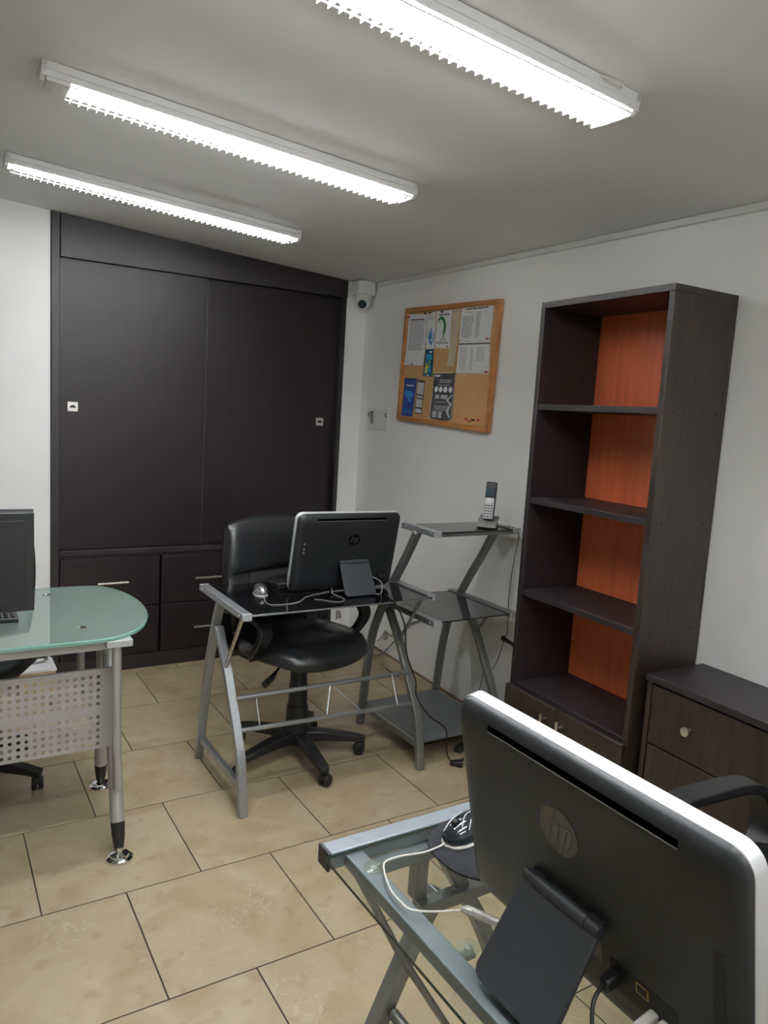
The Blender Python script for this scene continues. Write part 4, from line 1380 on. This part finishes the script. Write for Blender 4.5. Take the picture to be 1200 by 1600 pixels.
for (xa, ya, xb, yb, bend) in ((-0.046, 0.012, 0.006, 0.018, 0.0), (-0.030, -0.016, 0.030, 0.002, 0.010), (-0.018, -0.022, 0.042, -0.010, 0.010)):
    pth = [on_shell(xa + (xb - xa) * i / 10, ya + (yb - ya) * i / 10 + bend * math.sin(math.pi * i / 10)) for i in range(11)]
    MB().tube(pth, 0.0011, 6).build('pale_stripe', M['phone_silver'], ms)
WC = [(0.038, -3.160, PADZ + 0.006), (0.026, -3.160, PADZ + 0.003), (-0.004, -3.158, NZ + 0.004), (-0.045, -3.147, NZ + 0.002), (-0.076, -3.149, NZ + 0.002), (-0.092, -3.172, NZ + 0.002), (-0.107, -3.215, NZ + 0.002),
      (-0.109, -3.249, NZ + 0.002), (-0.104, -3.271, NZ + 0.002), (-0.076, -3.290, NZ + 0.002), (-0.040, -3.309, NZ + 0.0045)]
mc = thing('mouse_cable', 'white mouse cable curling over the clear glass to a wrapped plug', 'cable', (-0.04, -3.31, NZ))
o_ = V((-0.04, -3.31, NZ))
MB().tube([p - o_ for p in smooth_path(WC, 6)], 0.0017, 8).build('cord', M['cable_white'], mc)
wp = []
for i in range(9):
    s = i / 8
    wp.append(V((-0.038 + 0.038 * s, -3.310 - 0.062 * s, NZ + 0.0075 + 0.001 * math.sin(7 * s))) - o_)
MB().tube(wp, [0.004, 0.0072, 0.0068, 0.0073, 0.0066, 0.0070, 0.0062, 0.0066, 0.004], 9).build('plastic_wrapped_plug', M['wrap'], mc)

# black power lead hanging below the near computer
pl = thing('power_lead', 'thin black lead running from the near computer across the clear glass', 'cable', (0.0, -3.63, NZ))
o_ = V((0.0, -3.63, NZ))
pts = [(-0.029, -3.571, 0.822), (-0.050, -3.578, 0.812), (-0.062, -3.595, 0.785), (-0.058, -3.625, NZ + 0.006), (-0.030, -3.68, NZ + 0.003), (0.02, -3.76, NZ + 0.003), (0.06, -3.88, NZ + 0.003), (0.08, -3.925, NZ + 0.003)]
MB().tube([V(p) - o_ for p in smooth_path(pts, 6)], 0.0026, 8).build('cord', M['cable_black'], pl)

# ------------------------------------------------------------------ small things on the far desk
DZ = 0.7546
m2 = thing('computer_mouse', 'small shiny domed mouse on the far black glass desk', 'mouse', (0.415, -1.392, DZ), math.radians(80))
k_ = mouse_body(0.098, 0.060, 0.012)
k_.v = [(x, y, z + 0.0006) for x, y, z in k_.v]
weld(k_.build('base', M['phone_silver'], m2))
b_ = mouse_body(0.092, 0.057, 0.036)
b_.v = [(x, y, z + 0.006) for x, y, z in b_.v]
weld(b_.build('clear_shell', M['clear_dome'], m2))
MB().box(-0.034, -0.004, -0.006, 0.006, 0.030, 0.042, mat=Matrix.Rotation(math.radians(-25), 4, 'Y')).build('pale_button', M['white_plastic'], m2, bevel=0.003)
kb2 = thing('keyboard', 'black keyboard partly hidden behind the far computer', 'keyboard', (0.755, -1.270, DZ))
MB().prism([(-0.24, -0.07, 0.001), (0.20, -0.07, 0.001), (0.20, 0.07, 0.001), (-0.24, 0.07, 0.001)],
           [(-0.24, -0.07, 0.024), (0.20, -0.07, 0.024), (0.20, 0.07, 0.010), (-0.24, 0.07, 0.010)]).build('case', M['black_plastic'], kb2, bevel=0.003)
for r_ in range(5):
    for c_ in range(18):
        ob = bpy.data.objects.new('key', km)
        COL.objects.link(ob)
        ob.parent = kb2
        ob.location = (-0.228 + c_ * 0.0234, -0.060 + r_ * 0.0245, 0.0225 - r_ * 0.0024)


def cable(name, label, pts, r, m, cat='cable', n=6):
    o_ = V(pts[-1])
    mb = MB().tube([V(p) - o_ for p in smooth_path(pts, n)], r, 8)
    o = mb.build(name, M[m], None)
    o.location = o_
    return tag(o, label, cat)


z_ = DZ + 0.002
cable('mouse_cable', 'thin grey mouse cable curving over the front of the far black desk', [(0.407, -1.447, z_ + 0.002), (0.385, -1.52, z_), (0.395, -1.565, z_), (0.463, -1.572, z_), (0.515, -1.550, z_), (0.572, -1.492, z_), (0.66, -1.455, z_), (0.70, -1.44, z_)], 0.0019, 'cable_grey')
cable('usb_cable', 'thin grey cable lying loose across the far black desk beside the stand', [(0.585, -1.535, z_), (0.610, -1.560, z_), (0.635, -1.590, z_), (0.665, -1.605, z_), (0.695, -1.585, z_), (0.702, -1.54, z_), (0.690, -1.49, z_ + 0.004), (0.70, -1.462, z_ + 0.02)], 0.0017, 'cable_grey')
cable('power_cable', 'black cable looping beside the right of the far computer stand', [(0.886, -1.470, 0.815), (0.905, -1.515, 0.80), (0.900, -1.535, 0.77), (0.885, -1.545, z_), (0.862, -1.520, z_), (0.87, -1.49, z_)], 0.0022, 'cable_grey')
cable('hanging_power_cable', 'long black cable hanging from the far desk to a plug on the floor', [(0.90, -1.56, z_ + 0.001), (0.88, -1.64, z_ + 0.001), (0.880, -1.674, 0.748), (0.919, -1.692, 0.664), (0.930, -1.705, 0.542), (0.976, -1.715, 0.427), (0.981, -1.725, 0.358), (1.052, -1.728, 0.263), (1.140, -1.728, 0.192), (1.155, -1.728, 0.088), (1.205, -1.705, 0.012)], 0.0032, 'cable_black')
pg = thing('power_plug', 'black power plug lying on the tiles below the shelf rack', 'plug', (1.222, -1.705, 0.0), math.radians(-40))
MB().prism([(-0.02, -0.013, 0.001), (0.035, -0.022, 0.001), (0.035, 0.022, 0.001), (-0.02, 0.013, 0.001)],
           [(-0.02, -0.010, 0.020), (0.035, -0.019, 0.028), (0.035, 0.019, 0.028), (-0.02, 0.010, 0.020)]).build('body', M['black_plastic'], pg, bevel=0.004)
for s in (-1, 1):
    MB().box(0.0351, 0.052, s * 0.008 - 0.003, s * 0.008 + 0.003, 0.012, 0.016).build('prong', M['satin'], pg)
MB().tube(smooth_path([(0.02, 0.02, 0.012), (0.03, 0.035, 0.006), (0.036, 0.055, 0.005), (0.034, 0.075, 0.005)]), 0.003, 8).build('lead', M['cable_black'], pg)
ad = thing('power_adapter', 'small black adapter on the floor behind the near computer, under the rack', 'adapter', (1.33, -1.60, 0.0), 0.4)
MB().prism([(-0.03, -0.02, 0.001), (0.03, -0.02, 0.001), (0.03, 0.02, 0.001), (-0.03, 0.02, 0.001)], [(-0.025, -0.015, 0.03), (0.025, -0.015, 0.03), (0.025, 0.015, 0.03), (-0.025, 0.015, 0.03)]).build('body', M['black_plastic'], ad, bevel=0.004)
MB().tube([(0.03, 0, 0.014), (0.045, 0.0, 0.012)], 0.005, 8).build('strain_relief', M['cable_black'], ad)

# cordless phone on the upper shelf of the rack
PZ_ = 1.0292
PROT = math.radians(-50)
ph = thing('phone_charger', 'dark grey charging cradle of the cordless phone on the top rack shelf', 'phone cradle', (1.412, -1.575, PZ_), PROT)
RXp = Matrix.Rotation(math.radians(20), 4, 'X')
MB().prism([(-0.040, -0.045, 0.0005), (0.040, -0.045, 0.0005), (0.040, 0.05, 0.0005), (-0.040, 0.05, 0.0005)],
           [(-0.036, -0.045, 0.010), (0.036, -0.045, 0.010), (0.036, 0.045, 0.042), (-0.036, 0.045, 0.042)]).build('foot', M['black_plastic'], ph, bevel=0.003)
MB().box(-0.044, 0.044, -0.055, 0.058, 0.024, 0.032, mat=RXp).build('tray', M['phone_grey'], ph, bevel=0.004)
hs = thing('phone_handset', 'silver and black cordless phone handset standing in its cradle', 'phone', (1.412, -1.575, PZ_ + 0.034), PROT)
RH = Matrix.Translation((0, -0.016, 0.001)) @ Matrix.Rotation(math.radians(-14), 4, 'X')
MB().box(-0.024, 0.024, -0.004, 0.020, 0.001, 0.172, mat=RH).build('body', M['black_plastic'], hs, bevel=0.005)
MB().box(-0.0215, 0.0215, -0.007, -0.0041, 0.004, 0.098, mat=RH).build('keypad_plate', M['phone_silver'], hs, bevel=0.001)
MB().box(-0.019, 0.019, -0.0065, -0.0041, 0.104, 0.145, mat=RH).build('display', M['phone_screen'], hs, bevel=0.001)
MB().lathe([(0.012, 0.0), (0.012, 0.003), (0.004, 0.0035)], RH @ V((0, -0.007, 0.086)), 16, (RH.to_3x3() @ Matrix.Rotation(math.pi / 2, 3, 'X'))).build('navigation_button', M['white_plastic'], hs)
for r_ in range(5):
    for c_ in range(3):
        MB().box(-0.018 + c_ * 0.013, -0.008 + c_ * 0.013, -0.0082, -0.0071, 0.010 + r_ * 0.0125, 0.017 + r_ * 0.0125, mat=RH).build('key', M['phone_grey'], hs)
pc = [wl(1.640, 0.085, 1.045), wl(1.668, 0.060, 1.030), wl(1.672, 0.045, 0.99), wl(1.636, 0.03, 0.893), wl(1.620, 0.03, 0.714), wl(1.630, 0.03, 0.553), wl(1.601, 0.02, 0.499), wl(1.545, 0.02, 0.354), wl(1.469, 0.02, 0.300), wl(1.456, 0.02, 0.247), wl(1.435, 0.02, 0.150)]
cable('phone_cable', 'thin black phone cable hanging down the wall left of the bookcase', pc, 0.0018, 'cable_black')
kn = wthing('wall_plug', 'small black plug sticking out beside the bookcase, below the phone', 'plug', 1.62, 0.515, 0.04)
MB().tube([(-0.004, 0, 0), (0.02, -0.002, -0.002), (0.07, -0.003, -0.006)], [0.013, 0.009, 0.008], 12).build('body', M['black_plastic'], kn)
MB().box(0.070, 0.090, -0.011, 0.006, -0.014, 0.003).build('pin_block', M['cable_black'], kn, bevel=0.001)

# cables and fitting low on the wall behind the far desk
cable('wall_cable', 'grey cable curving from the wall down to the skirting behind the desk', [wl(0.90, 0.006, 0.40), wl(0.759, 0.008, 0.338), wl(0.643, 0.010, 0.229), wl(0.528, 0.016, 0.117), wl(0.45, 0.022, 0.06), wl(0.36, 0.022, 0.035)], 0.004, 'cable_grey')
cable('wall_cable_knot', 'short dark cable tied in a knot on the wall above the skirting', [wl(0.402, 0.012, 0.130), wl(0.45, 0.010, 0.17), wl(0.492, 0.008, 0.224), wl(0.510, 0.010, 0.18), wl(0.480, 0.012, 0.17), wl(0.505, 0.010, 0.215), wl(0.545, 0.006, 0.210), wl(0.60, 0.005, 0.235)], 0.003, 'cable_grey')
lf = thing('wall_hook', 'small metal hook fitting on the white wall strip behind the office chair', 'hook', (1.550, 0.014, 0.196))
MB().box(-0.018, 0.018, -0.004, 0, -0.035, 0.030).build('plate', M['satin'], lf, bevel=0.003)
MB().tube(smooth_path([(0, -0.004, 0.020), (0, -0.020, 0.015), (0.004, -0.026, -0.006), (0.006, -0.018, -0.020)]), 0.005, 8).build('hook', M['chrome'], lf)
